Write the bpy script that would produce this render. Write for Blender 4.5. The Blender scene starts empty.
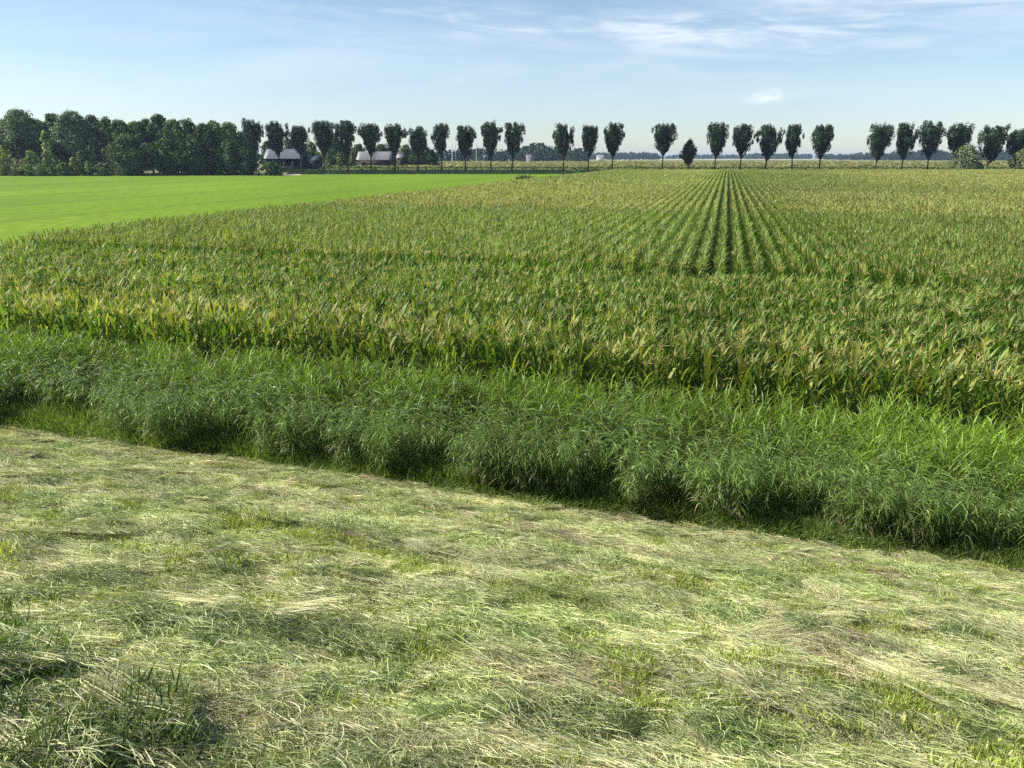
import bpy, math, random
import numpy as np

R = math.radians
rng = np.random.default_rng(7)
random.seed(7)
sc = bpy.context.scene
col = sc.collection

# ------------------------------------------------------------------ camera
CAMZ = 6.1
PITCH = R(17.05)
FPX = 740.0
cam_d = bpy.data.cameras.new('camera')
cam_d.sensor_width = 36.0
cam_d.lens = 36.0 * FPX / 1024.0
cam_d.clip_start = 0.05
cam_d.clip_end = 30000
cam = bpy.data.objects.new('camera', cam_d)
cam.location = (0, 0, CAMZ)
cam.rotation_euler = (math.pi / 2 - PITCH, 0, 0)
col.objects.link(cam)
sc.camera = cam
CA, SA = math.cos(PITCH), math.sin(PITCH)


def at(px, py, z):
    """point at height z seen at picture position (px, py)"""
    u = (px - 512) / FPX
    v = (384 - py) / FPX
    d = np.array([u, CA + v * SA, -SA + v * CA])
    k = (z - CAMZ) / d[2]
    return np.array([0, 0, CAMZ]) + d * k


def atd(px, py, dist):
    """point on the ray at ground distance Y = dist"""
    u = (px - 512) / FPX
    v = (384 - py) / FPX
    d = np.array([u, CA + v * SA, -SA + v * CA])
    return np.array([0, 0, CAMZ]) + d * (dist / d[1])


def project(P):
    P = np.asarray(P, float)
    y = P[..., 1]
    z = P[..., 2] - CAMZ
    dep = y * CA - z * SA
    v = (y * SA + z * CA)
    dep2 = np.where(dep > 0.05, dep, 0.05)
    return 512 + FPX * P[..., 0] / dep2, 384 - FPX * v / dep2, dep


def in_view(P, mx=160, my=140):
    x, y, d = project(P)
    return (d > 0.3) & (x > -mx) & (x < 1024 + mx) & (y < 768 + my) & (y > -400)


# ------------------------------------------------------------------ noise
def vnoise(x, y, seed=0):
    x = np.asarray(x, float); y = np.asarray(y, float)
    xi = np.floor(x).astype(np.int64); yi = np.floor(y).astype(np.int64)
    fx = x - xi; fy = y - yi
    fx = fx * fx * (3 - 2 * fx); fy = fy * fy * (3 - 2 * fy)

    def h(i, j):
        n = (i * 374761393 + j * 668265263 + seed * 1442695041) & 0xffffffff
        n = ((n ^ (n >> 13)) * 1274126177) & 0xffffffff
        n = n ^ (n >> 16)
        return (n & 0xffff) / 65535.0
    a = h(xi, yi); b = h(xi + 1, yi); c = h(xi, yi + 1); d = h(xi + 1, yi + 1)
    return (a * (1 - fx) + b * fx) * (1 - fy) + (c * (1 - fx) + d * fx) * fy


def fbm(x, y, seed=0, o=3):
    s = 0; a = 1; t = 0
    for k in range(o):
        s = s + a * vnoise(x * 2 ** k, y * 2 ** k, seed + k); t += a; a *= .5
    return s / t


# ------------------------------------------------------------------ mesh builder
class MB:
    def __init__(self):
        self.v = []; self.f = []; self.c = []; self.n = 0

    def add(self, V, F, C):
        V = np.asarray(V, np.float32).reshape(-1, 3)
        F = np.asarray(F, np.int64)
        C = np.asarray(C, np.float32)
        if C.ndim == 1:
            C = np.repeat(C[None, :], len(V), 0)
        self.v.append(V); self.f.append(F + self.n); self.c.append(C.reshape(-1, 3)); self.n += len(V)

    def ribbons(self, P, az, el, L, W, seg, droop, yaw=0., roll=0., col0=(.1, .1, .1), col1=None, prof=None, curve=1.0):
        P = np.asarray(P, float).reshape(-1, 3); n = len(P)
        B = lambda a: np.broadcast_to(np.asarray(a, float), (n,))
        az, el, L, W, droop, yaw, roll = map(B, (az, el, L, W, droop, yaw, roll))
        if prof is None:
            prof = [.55, 1.0, .95, .8, .55, .3, .15][:seg] + [.06] if seg <= 6 else list(np.linspace(1, .1, seg + 1))
        V = np.zeros((n, seg + 1, 2, 3))
        p = P.copy()
        for k in range(seg + 1):
            t = k / seg
            e = el - droop * t ** curve
            a = az + yaw * t
            ce, se = np.cos(e), np.sin(e)
            d = np.stack([ce * np.cos(a), ce * np.sin(a), se], 1)
            if k > 0:
                p = p + dprev * (L / seg)[:, None]
            sd = np.stack([-np.sin(a), np.cos(a), 0 * a], 1)
            nn = np.cross(d, sd)
            w = sd * np.cos(roll)[:, None] + nn * np.sin(roll)[:, None]
            hw = (W * .5 * prof[k])[:, None]
            V[:, k, 0] = p - w * hw
            V[:, k, 1] = p + w * hw
            dprev = d
        idx = np.arange(n)[:, None] * (seg + 1) * 2
        F = []
        for k in range(seg):
            b = idx + k * 2
            F.append(np.concatenate([b, b + 1, b + 3, b + 2], 1))
        F = np.concatenate(F, 0)
        c0 = np.broadcast_to(np.asarray(col0, float), (n, 3))
        c1 = c0 if col1 is None else np.broadcast_to(np.asarray(col1, float), (n, 3))
        tt = np.linspace(0, 1, seg + 1)[None, :, None, None]
        C = c0[:, None, None, :] * (1 - tt) + c1[:, None, None, :] * tt
        C = np.broadcast_to(C, (n, seg + 1, 2, 3))
        self.add(V, F, C)

    def tube(self, pts, rad, sides=6, c=(.1, .1, .1)):
        pts = np.asarray(pts, float); m = len(pts)
        rad = np.broadcast_to(np.asarray(rad, float), (m,))
        V = np.zeros((m, sides, 3))
        for i in range(m):
            d = pts[min(i + 1, m - 1)] - pts[max(i - 1, 0)]
            d = d / (np.linalg.norm(d) + 1e-9)
            ref = np.array([1., 0, 0]) if abs(d[0]) < .8 else np.array([0, 1., 0])
            a = np.cross(d, ref); a /= np.linalg.norm(a); b = np.cross(d, a)
            for k in range(sides):
                t = 2 * math.pi * k / sides
                V[i, k] = pts[i] + rad[i] * (a * math.cos(t) + b * math.sin(t))
        F = []
        for i in range(m - 1):
            for k in range(sides):
                k2 = (k + 1) % sides
                F.append([i * sides + k, i * sides + k2, (i + 1) * sides + k2, (i + 1) * sides + k])
        self.add(V, F, c)

    def leaves(self, Cn, size, c, up=0.0, asp=.62, nrm=None):
        """randomly turned leaf-clump faces round the centres Cn; up>0 turns them flatter"""
        n = len(Cn)
        d = rng.normal(size=(n, 3)); d[:, 2] += up * np.sign(d[:, 2]) * 1.5
        d /= np.linalg.norm(d, axis=1)[:, None]
        if nrm is not None:
            d = nrm * 1.1 + d * .75
            d /= np.linalg.norm(d, axis=1)[:, None] + 1e-9
        r = rng.normal(size=(n, 3))
        u = np.cross(d, r); u /= np.linalg.norm(u, axis=1)[:, None] + 1e-9
        w = np.cross(d, u)
        s = np.broadcast_to(np.asarray(size, float), (n,))[:, None] * .5
        q = np.stack([Cn + u * s, Cn + w * s * asp + u * s * .1 + d * s * .18, Cn - u * s, Cn - w * s * asp - u * s * .1 + d * s * .18], 1)
        F = np.arange(n * 4).reshape(n, 4)
        cc = np.broadcast_to(np.asarray(c, float), (n, 3))
        self.add(q, F, np.repeat(cc, 4, 0))

    def box(self, x0, x1, y0, y1, z0, z1, c=(.3, .3, .3)):
        V = [(x0, y0, z0), (x1, y0, z0), (x1, y1, z0), (x0, y1, z0), (x0, y0, z1), (x1, y0, z1), (x1, y1, z1), (x0, y1, z1)]
        F = [(0, 3, 2, 1), (4, 5, 6, 7), (0, 1, 5, 4), (1, 2, 6, 5), (2, 3, 7, 6), (3, 0, 4, 7)]
        self.add(V, F, c)

    def mesh(self, name, mat, smooth=False):
        V = np.concatenate(self.v); C = np.concatenate(self.c)
        me = bpy.data.meshes.new(name)
        quads = [f for f in self.f if f.ndim == 2 and f.shape[1] == 4]
        tris = [f for f in self.f if f.ndim == 2 and f.shape[1] == 3]
        parts = []
        sizes = []
        if quads:
            q = np.concatenate(quads); parts.append(q.ravel()); sizes += [4] * len(q)
        if tris:
            q = np.concatenate(tris); parts.append(q.ravel()); sizes += [3] * len(q)
        L = np.concatenate(parts).astype(np.int32)
        sizes = np.array(sizes, np.int32)
        st = np.concatenate([[0], np.cumsum(sizes)[:-1]]).astype(np.int32)
        me.vertices.add(len(V)); me.vertices.foreach_set('co', V.ravel())
        me.loops.add(len(L)); me.loops.foreach_set('vertex_index', L)
        me.polygons.add(len(sizes)); me.polygons.foreach_set('loop_start', st)
        if smooth:
            me.polygons.foreach_set('use_smooth', np.ones(len(sizes), bool))
        a = me.attributes.new('Col', 'FLOAT_COLOR', 'POINT')
        a.data.foreach_set('color', np.concatenate([C, np.ones((len(C), 1), np.float32)], 1).ravel())
        me.update(calc_edges=True)
        me.materials.append(mat)
        return me

    def build(self, name, mat, parent=None, smooth=False, link=True):
        o = bpy.data.objects.new(name, self.mesh(name, mat, smooth))
        if link:
            col.objects.link(o)
        if parent is not None:
            o.parent = parent
        return o


def tag(o, label=None, cat=None, group=None, kind=None):
    if label: o['label'] = label
    if cat: o['category'] = cat
    if group: o['group'] = group
    if kind: o['kind'] = kind
    return o


def empty(name, loc):
    o = bpy.data.objects.new(name, None)
    o.location = loc
    o.empty_display_size = .3
    col.objects.link(o)
    return o


# ------------------------------------------------------------------ materials
def new_mat(name):
    m = bpy.data.materials.new(name); m.use_nodes = True
    nt = m.node_tree; nt.nodes.clear()
    return m, nt, nt.nodes, nt.links


def leaf_mat(name, rough=.5, trans=.3, spec=.3, var=.35, nscale=.4, hue=None, patch=None, bright=1.0):
    """two-sided leaf: gloss and diffuse from a principled, plus light let through; colour from the blade with
    a large-scale patchiness taken from the place where it grows"""
    m, nt, N, L = new_mat(name)
    out = N.new('ShaderNodeOutputMaterial')
    at_ = N.new('ShaderNodeAttribute'); at_.attribute_name = 'Col'
    ti = N.new('ShaderNodeAttribute'); ti.attribute_name = 'tint'; ti.attribute_type = 'INSTANCER'
    geo = N.new('ShaderNodeNewGeometry')
    no = N.new('ShaderNodeTexNoise'); no.inputs['Scale'].default_value = nscale; no.inputs['Detail'].default_value = 4
    L.new(geo.outputs['Position'], no.inputs['Vector'])
    mr = N.new('ShaderNodeMapRange'); mr.inputs[1].default_value = .3; mr.inputs[2].default_value = .7
    mr.inputs[3].default_value = 1 - var; mr.inputs[4].default_value = 1 + var
    L.new(no.outputs[0], mr.inputs[0])
    add = N.new('ShaderNodeMath'); add.operation = 'ADD'
    L.new(mr.outputs[0], add.inputs[0]); L.new(ti.outputs['Fac'], add.inputs[1])
    mul = N.new('ShaderNodeMath'); mul.operation = 'MULTIPLY'; mul.inputs[1].default_value = bright
    L.new(add.outputs[0], mul.inputs[0])
    mx = N.new('ShaderNodeVectorMath'); mx.operation = 'SCALE'
    L.new(at_.outputs['Color'], mx.inputs[0]); L.new(mul.outputs[0], mx.inputs['Scale'])
    c_out = mx.outputs[0]
    if patch is not None:
        pc, ps, lo, hi = patch
        n2 = N.new('ShaderNodeTexNoise'); n2.inputs['Scale'].default_value = ps; n2.inputs['Detail'].default_value = 3
        L.new(geo.outputs['Position'], n2.inputs['Vector'])
        m2 = N.new('ShaderNodeMapRange'); m2.inputs[1].default_value = lo; m2.inputs[2].default_value = hi
        m2.inputs[3].default_value = 0; m2.inputs[4].default_value = .75
        L.new(n2.outputs[0], m2.inputs[0])
        mm = N.new('ShaderNodeMix'); mm.data_type = 'RGBA'
        L.new(m2.outputs[0], mm.inputs[0]); L.new(c_out, mm.inputs[6])
        mm.inputs[7].default_value = (*pc, 1)
        c_out = mm.outputs[2]
    p = N.new('ShaderNodeBsdfPrincipled')
    p.inputs['Roughness'].default_value = rough
    p.inputs['Specular IOR Level'].default_value = spec
    L.new(c_out, p.inputs['Base Color'])
    if trans > 0:
        tr = N.new('ShaderNodeBsdfTranslucent')
        hs = N.new('ShaderNodeVectorMath'); hs.operation = 'MULTIPLY'
        hs.inputs[1].default_value = hue or (1.25, 1.3, .55)
        L.new(c_out, hs.inputs[0]); L.new(hs.outputs[0], tr.inputs['Color'])
        ms = N.new('ShaderNodeMixShader'); ms.inputs[0].default_value = trans
        L.new(p.outputs[0], ms.inputs[1]); L.new(tr.outputs[0], ms.inputs[2])
        L.new(ms.outputs[0], out.inputs['Surface'])
    else:
        L.new(p.outputs[0], out.inputs['Surface'])
    return m


def ground_mat(name, c1, c2, scale=1.0, rough=.95, bump=.4, c3=None, stretch=(1, 1, 1), fine=8.0):
    m, nt, N, L = new_mat(name)
    out = N.new('ShaderNodeOutputMaterial')
    geo = N.new('ShaderNodeNewGeometry')
    mp = N.new('ShaderNodeVectorMath'); mp.operation = 'MULTIPLY'; mp.inputs[1].default_value = stretch
    L.new(geo.outputs['Position'], mp.inputs[0])
    n1 = N.new('ShaderNodeTexNoise'); n1.inputs['Scale'].default_value = scale; n1.inputs['Detail'].default_value = 6
    n2 = N.new('ShaderNodeTexNoise'); n2.inputs['Scale'].default_value = scale * fine; n2.inputs['Detail'].default_value = 4
    L.new(mp.outputs[0], n1.inputs['Vector']); L.new(mp.outputs[0], n2.inputs['Vector'])
    r = N.new('ShaderNodeValToRGB')
    r.color_ramp.elements[0].position = .35; r.color_ramp.elements[0].color = (*c1, 1)
    r.color_ramp.elements[1].position = .65; r.color_ramp.elements[1].color = (*c2, 1)
    L.new(n1.outputs[0], r.inputs[0])
    mr = N.new('ShaderNodeMapRange'); mr.inputs[1].default_value = .3; mr.inputs[2].default_value = .7
    mr.inputs[3].default_value = .75; mr.inputs[4].default_value = 1.25
    L.new(n2.outputs[0], mr.inputs[0])
    sc_ = N.new('ShaderNodeVectorMath'); sc_.operation = 'SCALE'
    L.new(r.outputs[0], sc_.inputs[0]); L.new(mr.outputs[0], sc_.inputs['Scale'])
    p = N.new('ShaderNodeBsdfPrincipled'); p.inputs['Roughness'].default_value = rough
    p.inputs['Specular IOR Level'].default_value = .15
    L.new(sc_.outputs[0], p.inputs['Base Color'])
    b = N.new('ShaderNodeBump'); b.inputs['Strength'].default_value = bump; b.inputs['Distance'].default_value = .05
    L.new(n2.outputs[0], b.inputs['Height']); L.new(b.outputs[0], p.inputs['Normal'])
    L.new(p.outputs[0], out.inputs['Surface'])
    return m


def plain_mat(name, rough=.8, spec=.3, nscale=3., var=.2):
    m = leaf_mat(name, rough=rough, trans=0, spec=spec, var=var, nscale=nscale)
    return m


M_hay = leaf_mat('hay', rough=.5, trans=.22, spec=.35, var=.28, nscale=.9, hue=(1.1, 1.1, .7), patch=((.26, .31, .08), .8, .56, .75))
M_stub = leaf_mat('stubble_grass', rough=.5, trans=.35, spec=.3, var=.3, nscale=1.2)
M_fringe = leaf_mat('bank_grass', rough=.5, trans=.4, spec=.3, var=.3, nscale=.7)
M_reed = leaf_mat('reed_leaf', rough=.43, trans=.42, spec=.38, var=.25, nscale=.6)
M_maize = leaf_mat('maize_leaf', rough=.5, trans=.36, spec=.32, var=.25, nscale=.5)
M_tree = leaf_mat('tree_leaf', rough=.6, trans=.15, spec=.12, var=.3, nscale=.2)
M_bark = plain_mat('bark', .9, .1, 4., .3)
M_far = leaf_mat('far_leaf', rough=.7, trans=.1, spec=.1, var=.4, nscale=.05)
M_wall = plain_mat('weathered_boards', .85, .2, 2., .3)
M_roof = plain_mat('corrugated_roof', .55, .4, 1.5, .2)
M_paint = plain_mat('pale_paint', .6, .3, 1., .1)

# ------------------------------------------------------------------ the lie of the land
AS = R(-17.5)
ES = np.array([math.cos(AS), math.sin(AS)])          # along the dike foot
ET = np.array([-math.sin(AS), math.cos(AS)])         # away from the dike
T0 = 11.84                                            # camera to dike foot


def xy(s, t):
    return s * ES[0] + (t + T0) * ET[0], s * ES[1] + (t + T0) * ET[1]


def st(x, y):
    return x * ES[0] + y * ES[1], x * ET[0] + y * ET[1] - T0


PROF_T = [-60, -16, -12.6, -11.9, -6, -.6, .0, .5, 1.1, 1.9, 2.7, 3.5, 4.1, 6.0]
PROF_Z = [4.75, 4.75, 4.7, 4.5, 2.28, .28, .12, .03, -.45, -.7, -.55, -.08, .0, .0]


def profile(t):
    return np.interp(t, PROF_T, PROF_Z)


def on_slope(px, py):
    """dike coordinates of the slope point seen at (px, py)"""
    z = 2.0
    for _ in range(60):
        p = at(px, py, z); s_, t_ = st(p[0], p[1]); z = .5 * z + .5 * float(profile(t_))
    return s_, t_


HUMPS = [(*on_slope(-20, 680), .15, .34), (*on_slope(30, 770), .13, .30), (*on_slope(120, 740), .06, .24)]  # mounds shaped to throw shade in the lower-left corner


def slope_h(s, t):
    """height of the mown dike slope, humps and swath ridges included"""
    z = profile(t)
    k = np.clip((.4 - t) / 1.0, 0, 1)
    z = z + k * (.11 * (fbm(s * .55, t * .9, 3) - .5) + .11 * (fbm(s * 1.9 + 5, t * 2.8, 11) - .5) + .07 * (vnoise(s * 5, t * 6, 21) - .5))
    for (hs0, ht0, ha, hr) in HUMPS:
        z = z + ha * np.exp(-((s - hs0) / hr) ** 2 - ((t - ht0) / (hr * .7)) ** 2)
    # shallow wheel hollow along the slope
    z = z - .05 * k * np.exp(-((t + 5.3 + .4 * np.sin(s * .4)) / .35) ** 2)
    return z


EDG = 8000.0
# ground: one sheet to the horizon, in dike coordinates, ditch and dike in its profile
tv = np.array([-8000, -2000, -400, -60, -30, -16, -12.6, -11.9, -10, -8, -6, -4, -2, -.6, .3, .9, 1.6, 2.2, 2.6, 3.1, 3.6, 4.4, 5, 6, 12, 30, 80, 200, 400, 900, 2000, 4000, 8000.])
sv = np.array([-8000, -3000, -1000, -400, -150, -60, -40, -30, -20, -10, 0, 10, 20, 30, 40, 60, 150, 400, 1000, 3000, 8000.])
S_, T_ = np.meshgrid(sv, tv)
X_, Y_ = xy(S_, T_)
Z_ = profile(T_) - np.where(T_ < .8, .12, 0)
g = MB()
nx = len(sv)
I = np.arange((len(tv) - 1) * nx).reshape(-1, nx)[:, :-1].ravel()
g.add(np.stack([X_, Y_, Z_], -1), np.stack([I, I + 1, I + nx + 1, I + nx], 1), (.1, .1, .1))
M_soil = ground_mat('field_soil', (.028, .03, .014), (.06, .05, .03), .6)
tag(g.build('ground', M_soil), kind='structure')

# dike slope, fine sheet with humps
ss = np.arange(-34, 24.01, .1); tt = np.arange(-13.5, .81, .1)
S_, T_ = np.meshgrid(ss, tt)
X_, Y_ = xy(S_, T_)
g = MB(); nx = len(ss)
I = np.arange((len(tt) - 1) * nx).reshape(-1, nx)[:, :-1].ravel()
g.add(np.stack([X_, Y_, slope_h(S_, T_)], -1), np.stack([I, I + 1, I + nx + 1, I + nx], 1), (.1, .1, .1))
M_thatch = ground_mat('mown_turf', (.10, .12, .035), (.22, .20, .09), 1.6, bump=.8)
tag(g.build('dike_slope', M_thatch, smooth=True), kind='structure')

# ------------------------------------------------------------------ scatter as ONE stuff object
def scatter(name, mat_ignored, protos, P, rot, scl, var, tint, kind_label=None):
    P = np.asarray(P, np.float32); n = len(P)
    me = bpy.data.meshes.new(name)
    me.vertices.add(n); me.vertices.foreach_set('co', P.ravel())
    a = me.attributes.new('rot', 'FLOAT_VECTOR', 'POINT'); a.data.foreach_set('vector', np.asarray(rot, np.float32).ravel())
    a = me.attributes.new('scl', 'FLOAT_VECTOR', 'POINT')
    scl = np.asarray(scl, np.float32)
    if scl.ndim == 1: scl = np.repeat(scl[:, None], 3, 1)
    a.data.foreach_set('vector', scl.ravel())
    a = me.attributes.new('var', 'INT', 'POINT'); a.data.foreach_set('value', np.asarray(var, np.int32))
    a = me.attributes.new('tint', 'FLOAT', 'POINT'); a.data.foreach_set('value', np.asarray(tint, np.float32))
    o = bpy.data.objects.new(name, me); col.objects.link(o)
    ng = bpy.data.node_groups.new(name, 'GeometryNodeTree')
    ng.interface.new_socket('Geometry', in_out='INPUT', socket_type='NodeSocketGeometry')
    ng.interface.new_socket('Geometry', in_out='OUTPUT', socket_type='NodeSocketGeometry')
    N, L = ng.nodes, ng.links
    gi = N.new('NodeGroupInput'); go = N.new('NodeGroupOutput')
    def attr(nm, ty):
        q = N.new('GeometryNodeInputNamedAttribute'); q.data_type = ty; q.inputs['Name'].default_value = nm
        return [s for s in q.outputs if s.enabled and s.name == 'Attribute'][0]
    ar, as_, av = attr('rot', 'FLOAT_VECTOR'), attr('scl', 'FLOAT_VECTOR'), attr('var', 'INT')
    jn = N.new('GeometryNodeJoinGeometry')
    for i, p in enumerate(protos):
        oi = N.new('GeometryNodeObjectInfo'); oi.inputs['Object'].default_value = p; oi.inputs['As Instance'].default_value = False
        cmp_ = N.new('FunctionNodeCompare'); cmp_.data_type = 'INT'; cmp_.operation = 'EQUAL'
        ins = [s for s in cmp_.inputs if s.enabled]
        L.new(av, ins[0]); ins[1].default_value = i
        ip = N.new('GeometryNodeInstanceOnPoints')
        L.new(gi.outputs[0], ip.inputs['Points']); L.new(oi.outputs['Geometry'], ip.inputs['Instance'])
        L.new(cmp_.outputs[0], ip.inputs['Selection'])
        L.new(ar, ip.inputs['Rotation']); L.new(as_, ip.inputs['Scale'])
        L.new(ip.outputs[0], jn.inputs[0])
    L.new(jn.outputs[0], go.inputs[0])
    md = o.modifiers.new('scatter', 'NODES'); md.node_group = ng
    tag(o, kind='stuff')
    return o


def slope_rot(s, t, yaw, jit=.1):
    """euler for something lying on the slope, spun by yaw about the local normal"""
    n = len(s); e = .15
    dzs = (slope_h(s + e, t) - slope_h(s - e, t)) / (2 * e)
    dzt = (slope_h(s, t + e) - slope_h(s, t - e)) / (2 * e)
    nx_ = -(dzs * ES[0] + dzt * ET[0]) + rng.normal(size=n) * jit
    ny_ = -(dzs * ES[1] + dzt * ET[1]) + rng.normal(size=n) * jit
    nz_ = np.ones(n)
    l = np.sqrt(nx_ ** 2 + ny_ ** 2 + 1); nx_ /= l; ny_ /= l; nz_ /= l
    # columns: X axis = horizontal heading (yaw) projected to the surface
    hx, hy = np.cos(yaw), np.sin(yaw)
    dot = hx * nx_ + hy * ny_
    ax = np.stack([hx - dot * nx_, hy - dot * ny_, -dot * nz_], 1)
    ax /= np.linalg.norm(ax, axis=1)[:, None]
    nn = np.stack([nx_, ny_, nz_], 1)
    ay = np.cross(nn, ax)
    # rotation matrix columns ax, ay, nn -> euler XYZ
    ry = np.arcsin(np.clip(-ax[:, 2], -1, 1))
    rx = np.arctan2(ay[:, 2], nn[:, 2])
    rz = np.arctan2(ax[:, 1], ax[:, 0])
    return np.stack([rx, ry, rz], 1)


def U(a, b, n): return rng.uniform(a, b, n)


def pick(cols, w, n, jit=.18):
    cols = np.array(cols); w = np.array(w, float) / sum(w)
    c = cols[rng.choice(len(cols), n, p=w)]
    return c * (1 + rng.normal(size=(n, 1)) * jit).clip(.5, 1.6)


STRAW = (.71, .655, .385); PALE = (.68, .69, .36); HGREEN = (.43, .51, .17); DGREEN = (.10, .17, .04); GREY = (.36, .36, .24); TAN = (.44, .36, .19)


def disc(n, r, ex=1.0, ey=1.0):
    a = U(0, 2 * math.pi, n); q = r * np.sqrt(U(0, 1, n))
    return np.stack([q * np.cos(a) * ex, q * np.sin(a) * ey, np.zeros(n)], 1)


def litter(n, r, spread, lmin, lmax, cols, w, hmax=.035, elr=.18, curl=.6, wid=1.0):
    m = MB()
    P = disc(n, r); P[:, 2] = rng.beta(1.3, 2.5, n) * hmax
    az = rng.normal(size=n) * spread + np.where(rng.random(n) < .5, 0, math.pi)
    L = U(lmin, lmax, n)
    P[:, 0] -= np.cos(az) * L * .5; P[:, 1] -= np.sin(az) * L * .5
    el = U(-.05, elr, n)
    c = pick(cols, w, n)
    m.ribbons(P, az, el, L, U(.002, .0048, n) * wid, 4, el * 1.9 + U(0, .12, n), yaw=rng.normal(size=n) * curl, roll=U(-1.2, 1.2, n), col0=c, col1=c * U(.85, 1.2, n)[:, None])
    return m.build('hay_litter', M_hay, link=False)


hay_protos = []
for k in range(5):   # tangled litter
    hay_protos.append(litter(640, .34, 1.1, .05, .22, [STRAW, PALE, HGREEN, DGREEN, GREY, TAN], [2.6, 4.2, 2.6, .8, 1.2, .9]))
for k in range(3):   # greener, fresher litter
    hay_protos.append(litter(560, .32, 1.0, .05, .20, [PALE, HGREEN, DGREEN, STRAW], [2.2, 4, 2.6, .7], hmax=.07, elr=.5))
for k in range(2):   # combed long stalks lying in one direction
    hay_protos.append(litter(300, .30, .28, .22, .55, [STRAW, PALE, HGREEN, GREY], [4.5, 4, 1.2, 1], hmax=.05, elr=.10, curl=.25, wid=.7))
for k in range(2):   # brown dry crumbs by the edge
    hay_protos.append(litter(420, .30, 1.2, .05, .2, [TAN, GREY, STRAW, (.25, .19, .1)], [3, 3, 2, 1.6], hmax=.05, elr=.4))
for k in range(2):   # heaped dark green tufts
    hay_protos.append(litter(420, .19, 1.4, .05, .18, [HGREEN, DGREEN, (.15, .2, .08), PALE], [3, 4, 2, .8], hmax=.11, elr=.9, curl=1.2))


def stub(n, r, l0, l1, lean, cols, w, wid=(.004, .008)):
    m = MB()
    P = disc(n, r)
    el = math.pi / 2 - np.abs(rng.normal(size=n)) * lean
    L = U(l0, l1, n); c = pick(cols, w, n)
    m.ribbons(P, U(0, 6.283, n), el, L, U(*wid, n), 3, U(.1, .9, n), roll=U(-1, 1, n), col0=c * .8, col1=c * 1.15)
    return m.build('grass_stubble', M_stub, link=False)


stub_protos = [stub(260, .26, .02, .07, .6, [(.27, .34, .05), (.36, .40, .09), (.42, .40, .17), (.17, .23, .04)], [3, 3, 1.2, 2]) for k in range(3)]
stub_protos += [stub(260, .24, .05, .13, .85, [(.085, .16, .028), (.13, .20, .04), (.06, .11, .025), (.34, .34, .16)], [4, 3, 3, .5]) for k in range(2)]  # longer dark green tufts; the corner's shade is put into their colour


def slope_points(n, t_lo=-11.6, t_hi=.1):
    s = U(-24, 18, n); t = U(t_lo, t_hi, n)
    x, y = xy(s, t); z = slope_h(s, t)
    P = np.stack([x, y, z], 1)
    px, py, d = project(P)
    keep = in_view(P, 420, 160) & (d > 1.0)
    return s[keep], t[keep], P[keep]


SW = [on_slope(-300, 440), on_slope(60, 498), on_slope(250, 530), on_slope(420, 568), on_slope(560, 605), on_slope(700, 650), on_slope(840, 695), on_slope(1100, 790)]
SW_S = [q[0] for q in SW]; SW_T = [q[1] for q in SW]


def strips(s, t):
    """where the cut grass was raked off and short green growth shows"""
    a = np.exp(-((t - np.interp(s, SW_S, SW_T) - .1 * np.sin(s * 1.7)) / .26) ** 2)
    b = .8 * np.exp(-((t + 2.6 - .02 * s + .3 * np.sin(s * .4 + 2)) / .25) ** 2) * (vnoise(s * .5, t, 5) > .45)
    c = .9 * np.exp(-((t + 8.2 + .3 * np.sin(s * .7)) / .35) ** 2) * (s > -1)
    d = np.clip((fbm(s * .8, t * 1.4, 33) - .62) * 8, 0, .7)
    return np.clip(a * (.7 + .5 * vnoise(s * 1.3, t * 2, 8)) + b + c + d, 0, 1)


s, t, P = slope_points(22000)
n = len(s)
G = strips(s, t)
pxh, pyh, dh = project(P)
cornerh = (pxh < 175 + 50 * (fbm(s * 3, t * 3, 4) - .5)) & (pyh > 655 + (pxh - 20) * .6)  # hay thinned here so the dark corner tufts show
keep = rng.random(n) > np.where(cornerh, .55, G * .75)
s, t, P, G = s[keep], t[keep], P[keep], G[keep]; n = len(s)
q = fbm(s * .7 + 9, t * 1.3, 17)
edge = np.clip((t + 1.5) / 1.2, 0, 1)
var = rng.integers(0, 5, n)
var = np.where((q > .57) & (rng.random(n) < .7), rng.integers(5, 8, n), var)
comb = (fbm(s * .7 + 3, t * 1.3 + 7, 44) > .55) & (t < -4.0) & (rng.random(n) < .18)
var = np.where(comb, rng.integers(8, 10, n), var)
tanp = np.clip((fbm(s * 1.1 + 31, t * 1.6, 66) - .63) * 7, 0, .55)
var = np.where(rng.random(n) < np.maximum(edge * .7, tanp), rng.integers(10, 12, n), var)
lump = rng.random(n) < (.035 + .16 * (fbm(s * 1.1, t * 1.5, 71) > .6))
var = np.where(lump, rng.integers(12, 14, n), var)
yaw = AS - .12 + rng.normal(size=n) * .6 + (fbm(s * 1.5, t * 2.4, 90) - .5) * 3.0
def along(pts):
    q_ = [on_slope(*p_) for p_ in pts]
    return np.interp(s, [a_[0] for a_ in q_], [a_[1] for a_ in q_], left=99, right=99), math.atan2(q_[-1][1] - q_[0][1], q_[-1][0] - q_[0][0])


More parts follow.
